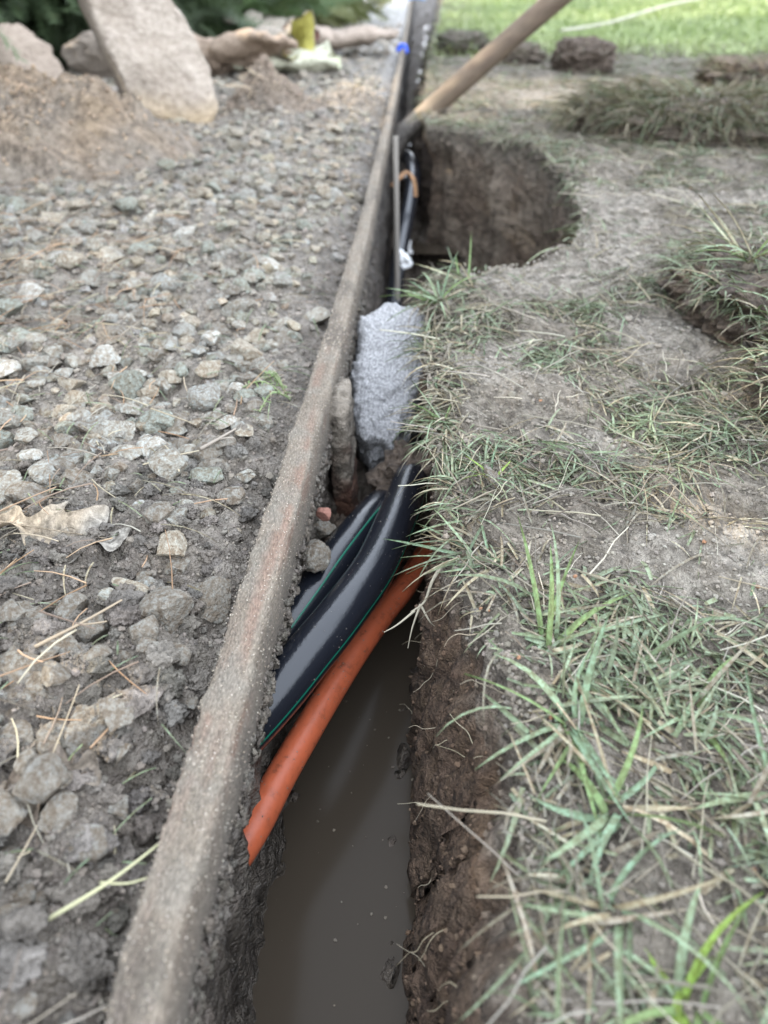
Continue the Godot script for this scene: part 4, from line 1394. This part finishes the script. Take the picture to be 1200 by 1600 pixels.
func make_shrubs() -> void:
	# a flat spray of needles
	var sp := Buf.new()
	for k in 15:
		for side in [-1.0, 1.0]:
			var base := sp.v.size()
			var y := k / 15.0
			var l := 0.30 * (1.0 - 0.6 * y)
			var tip := Vector3(side * l, y + l * 0.8, 0.05 * sin(k * 2.1))
			sp.v.append_array(PackedVector3Array([Vector3(0, y - 0.02, 0), Vector3(0, y + 0.045, 0), tip]))
			for e in 3:
				sp.c.append(Color.WHITE)
			sp.i.append_array(PackedInt32Array([base, base + 1, base + 2]))
	sp.v.append_array(PackedVector3Array([Vector3(-0.02, 0, 0), Vector3(0.02, 0, 0), Vector3(0, 1.1, 0)]))
	for e in 3:
		sp.c.append(Color(1.2, 0.8, 0.7))
	sp.i.append_array(PackedInt32Array([sp.v.size() - 3, sp.v.size() - 2, sp.v.size() - 1]))
	var spray := sp.mesh()
	var shrub := func(label: String, at: Vector3, r: float, h: float, low: float, sprays: int, tone: Color) -> void:
		var o := thing("conifer_shrub", label, "shrub", at, "conifers left of the gravel path")
		var tb := Buf.new()
		for k in 5:
			var a := rr(0, TAU)
			var p := smooth_path([Vector3(cos(a) * 0.11, -0.03, sin(a) * 0.11), Vector3(cos(a) * 0.05, 0.07, sin(a) * 0.05), Vector3(0, h * 0.3, 0)], 0.03)
			var rad := PackedFloat32Array()
			for s in p.size():
				rad.append(lerpf(0.045, 0.03, float(s) / p.size()))
			tube(tb, p, rad, 9, Color(0.22, 0.15, 0.10))
		tube(tb, PackedVector3Array([Vector3(0, 0, 0), Vector3(0.02, h * 0.5, 0), Vector3(0, h * 0.96, 0)]), PackedFloat32Array([0.06, 0.045, 0.008]), 10, Color(0.22, 0.15, 0.10))
		var trunk := obj("trunk", tb.mesh(), M.wall, o)
		var xf := []
		var col := []
		for k in 26:
			var y := lerpf(low + 0.05, h * 0.92, pow(rng.randf(), 0.9))
			var reach := r * (1.0 - 0.75 * pow(y / h, 1.5)) * rr(0.75, 1.0)
			var an := rr(0, TAU)
			var tip := Vector3(cos(an) * reach, y - 0.15 * reach, sin(an) * reach)
			var root := Vector3(0, y * 0.85 + 0.06, 0)
			var bb := Buf.new()
			var p := smooth_path([root, root.lerp(tip, 0.5) + Vector3(0, 0.08 * reach, 0), tip], 0.05)
			var rad := PackedFloat32Array()
			for s in p.size():
				rad.append(lerpf(0.016, 0.004, float(s) / p.size()))
			tube(bb, p, rad, 6, Color(0.22, 0.15, 0.10))
			obj("branch", bb.mesh(), M.wall, trunk)
			for s in sprays / 26:
				var t := 1.0 - pow(rng.randf(), 1.5) * 0.85
				var q := p[int(t * (p.size() - 1))] + Vector3(rng.randfn(), rng.randfn() * 0.8, rng.randfn()) * 0.085 * (0.5 + r)
				if q.y < low:
					q.y = low + rr(0, 0.06)
				var out := (Vector3(q.x, 0.0, q.z).normalized() + Vector3(rng.randfn(), rng.randfn() * 0.9 - 0.5, rng.randfn()) * 0.6).normalized()
				var side := out.cross(Vector3(rng.randfn(), rng.randfn(), rng.randfn())).normalized()
				var l := rr(0.06, 0.13)
				xf.append(Transform3D(Basis(side * l, out * l, side.cross(out) * l), q))
				col.append(vary(tone, 0.35))
		scatter("foliage", spray, M.lawn, xf, col, o)
	shrub.call("dark green conifer behind the rocks at the left edge", Vector3(-1.08, 0, -2.72), 0.62, 2.3, 0.02, 11000, Color(0.055, 0.085, 0.035))
	shrub.call("yellowish green conifer hanging over the tall rock slab", Vector3(-0.86, 0, -3.3), 0.52, 2.0, 0.02, 10000, Color(0.12, 0.125, 0.05))
	shrub.call("fresh green shrub at the top behind the gloves", Vector3(-0.80, 0, -4.3), 0.42, 1.2, 0.02, 6000, Color(0.075, 0.135, 0.05))
	shrub.call("low dark evergreen bush filling the gap between the rocks at top left", Vector3(-1.02, 0, -2.42), 0.42, 0.62, 0.0, 9000, Color(0.045, 0.065, 0.03))
	shrub.call("unseen tall conifer left of the path, added to shade the foreground", Vector3(-1.75, 0, -1.35), 0.78, 2.7, 0.05, 9000, Color(0.055, 0.085, 0.035))  # tree added outside the view to keep sun off the foreground
	shrub.call("unseen tall conifer left of the near gravel, added to block the sun", Vector3(-1.7, 0, -0.1), 0.85, 2.8, 0.05, 9000, Color(0.06, 0.09, 0.035))  # second unseen tree, added to block sun from the near ground
	# litter of dead roots at the foot of the first conifer
	var o := thing("root_tangle", "tangle of brown roots and dead twigs at the left edge under the conifer", "roots", Vector3(-1.12, 0.02, -2.30))
	for k in 22:
		var b := Buf.new()
		var p0 := Vector3(rr(-0.12, 0.1), rr(0, 0.06), rr(-0.05, 0.08))
		var path := smooth_path([p0, p0 + Vector3(rr(-0.08, 0.08), rr(0, 0.08), rr(-0.04, 0.06)), p0 + Vector3(rr(-0.16, 0.16), rr(-0.02, 0.1), rr(-0.05, 0.1))], 0.02)
		var rad := PackedFloat32Array()
		for s in path.size():
			rad.append(lerpf(0.009, 0.003, float(s) / path.size()))
		tube(b, path, rad, 6, vary(Color(0.20, 0.13, 0.085), 0.25))
		obj("root", b.mesh(), M.wall, o)

func oak_leaf(label: String, at: Vector3, turn: Vector3, l: float, a: Color, b: Color, lobes := 3.5) -> void:
	var o := thing("oak_leaf", label, "leaf", at)
	o.rotation = turn
	var f := Buf.new()
	var rows := 60
	var cols := 13
	for k in rows:
		var t := float(k) / (rows - 1)
		var w := l * 0.30 * pow(sin(PI * clampf(t * 0.93 + 0.04, 0, 1)), 0.6) * (0.72 + 0.36 * sin(TAU * lobes * t - 1.2)) * (0.55 + 0.6 * t)
		for c in cols:
			var u := lerpf(-1, 1, float(c) / (cols - 1))
			var p := Vector3((t - 0.5) * l, 0, u * w)
			p.x += absf(u) * w * 0.25
			p.y = 0.006 * n_mid.get_noise_2d(p.x * 1.2 + at.x, p.z * 1.2) + 0.0035 * u * u - 0.0012 * (1.0 - absf(u)) + 0.002 * sin(t * 9.0) * u
			f.v.append(p)
			var mix := soft(-0.2, 0.25, t - 0.5 + 0.35 * n_mid.get_noise_2d(p.x, p.z))
			var vein := 0.82 if absf(u) < 0.1 else 1.0
			f.c.append(a.lerp(b, mix) * vein)
	f.grid(rows, cols, 0)
	var lamina := obj("leaf_blade", f.mesh(), M.leaf, o)
	var v := Buf.new()
	tube(v, PackedVector3Array([Vector3(-l * 0.62, 0.002, 0.002), Vector3(-l * 0.5, 0.0006, 0), Vector3(0, 0.001, 0), Vector3(l * 0.42, 0.001, 0)]), PackedFloat32Array([0.0007, 0.0007, 0.0005, 0.0002]), 5, a * 0.8)
	obj("midrib", v.mesh(), M.leaf, lamina)

func make_litter() -> void:
	oak_leaf("large tan oak leaf half coated in mud on the gravel", on_gravel(-0.192, -0.298, 0.010), Vector3(0.12, -0.12, -0.06), 0.078, Color(0.44, 0.355, 0.25), Color(0.29, 0.265, 0.225))
	oak_leaf("dark curled dead leaf half buried in mud at lower left", on_gravel(-0.142, -0.152, 0.004), Vector3(0.5, 0.5, 0.1), 0.05, Color(0.19, 0.145, 0.105), Color(0.24, 0.2, 0.16))
	# green sprig hanging beside the board
	var o := thing("green_sprig", "small green weed sprig growing against the left of the board", "plant", on_gravel(-0.094, -0.465, 0.004))
	for k in 5:
		var b := Buf.new()
		var a := rr(1.2, 4.2)
		var tip := Vector3(cos(a) * rr(0.008, 0.03) - 0.004, rr(-0.002, 0.016), sin(a) * rr(0.01, 0.035))
		var p := smooth_path([Vector3(0, 0.002, 0), tip * 0.5 + Vector3(0, 0.010, 0), tip], 0.003)
		var rad := PackedFloat32Array()
		for s in p.size():
			rad.append(0.0006)
		tube(b, p, rad, 5, Color(0.17, 0.20, 0.10))
		obj("stem", b.mesh(), M.straw, o)
		for s in range(1, p.size()):
			for e in 2:
				var q := obj("leaflet", M.blades[0], M.tuft_mats[["green", "muddy"][s % 2]], o)
				q.transform = blade_at(p[s], rr(0, TAU), rr(-0.2, 0.8), rr(0.003, 0.007), rr(0.0012, 0.002))
	# needles, twigs and straw on the gravel
	var xs := []
	var cs := []
	var sm := Buf.new()
	for k in 4:
		for a in 5:
			var an := TAU * a / 5
			var rad := 0.5 - 0.08 * k
			sm.v.append(Vector3(cos(an) * rad + [0.0, 1.6, 2.0, 1.0][k], k / 3.0, sin(an) * rad * 0.03 + [0.0, 0.03, 0.03, -0.01][k]))
			sm.c.append(Color.WHITE)
	sm.grid(4, 5, 0, true)
	for k in 2900:
		var z := -rr(0.05, 1.5)
		var x := board_x(z) - rr(0.01, 0.1 + 0.55 * absf(z))
		var dense := soft(-0.05, -0.25, (x - board_x(z)) / absf(z) + 0.1) * (0.35 + 0.65 * soft(-0.42, -0.6, z) * (1.0 - soft(-0.75, -1.0, z)))
		if rng.randf() > 0.07 + dense:
			continue
		xs.append(blade_at(on_gravel(x, z, rr(0.004, 0.009)), rr(0, TAU), rr(-0.25, 0.3), rr(0.012, 0.042), rr(0.0005, 0.0011)))
		cs.append(vary(pick([Color(0.24, 0.15, 0.085), Color(0.31, 0.21, 0.13), Color(0.34, 0.29, 0.2), Color(0.26, 0.23, 0.18), Color(0.16, 0.12, 0.09)]), 0.2))
	tag(scatter("needle_litter", sm.mesh(), M.straw, xs, cs), "brown conifer needles and dry bits strewn over the gravel", "litter", "", "stuff")
	# grass stems lying on the gravel
	var xg := []
	var cg := []
	for k in 420:
		var z := -rr(0.1, 1.0)
		var x := board_x(z) - rr(0.01, 0.1 + 0.55 * absf(z))
		xg.append(blade_at(on_gravel(x, z, rr(0.004, 0.009)), rr(0, TAU), rr(-0.1, 0.25), rr(0.015, 0.04), rr(0.0007, 0.0014)))
		cg.append(grass_color(0.6))
	tag(scatter("stray_grass", M.blades[1], M.blade, xg, cg), "stray green and straw coloured grass bits lying on the gravel", "grass", "", "stuff")
	# named twigs
	for a in [["thin dry twig lying across mud near the lower left corner", Vector3(-0.118, 0.006, -0.105), Vector3(0.035, 0.004, -0.03), 0.0009, Color(0.30, 0.29, 0.17)], ["brown twig crossing the stones left of the leaf", Vector3(-0.165, 0.008, -0.215), Vector3(0.03, 0.003, -0.028), 0.0009, Color(0.24, 0.19, 0.13)], ["forked brown twig in the middle of the gravel", Vector3(-0.135, 0.010, -0.385), Vector3(0.018, 0.003, -0.02), 0.0012, Color(0.22, 0.19, 0.155)]]:
		var t := thing("twig", a[0], "twig", a[1], "twigs on the gravel")
		t.position.y = gravel_y(a[1].x, a[1].z) + a[1].y
		for k in 2:
			var b := Buf.new()
			var d: Vector3 = a[2]
			var s: Vector3 = Vector3.ZERO if k == 0 else d * 0.45
			var e: Vector3 = d if k == 0 else d * 0.75 + Vector3(0.006, 0.002, 0.008)
			var p := smooth_path([s, s.lerp(e, 0.5) + Vector3(0.002, 0.002, 0.002), e], 0.003)
			var rad := PackedFloat32Array()
			for q in p.size():
				rad.append(a[3] * (1.0 if k == 0 else 0.65) * lerpf(1.0, 0.5, float(q) / p.size()))
			tube(b, p, rad, 6, a[4])
			obj("stem" if k == 0 else "side_shoot", b.mesh(), M.straw, t)
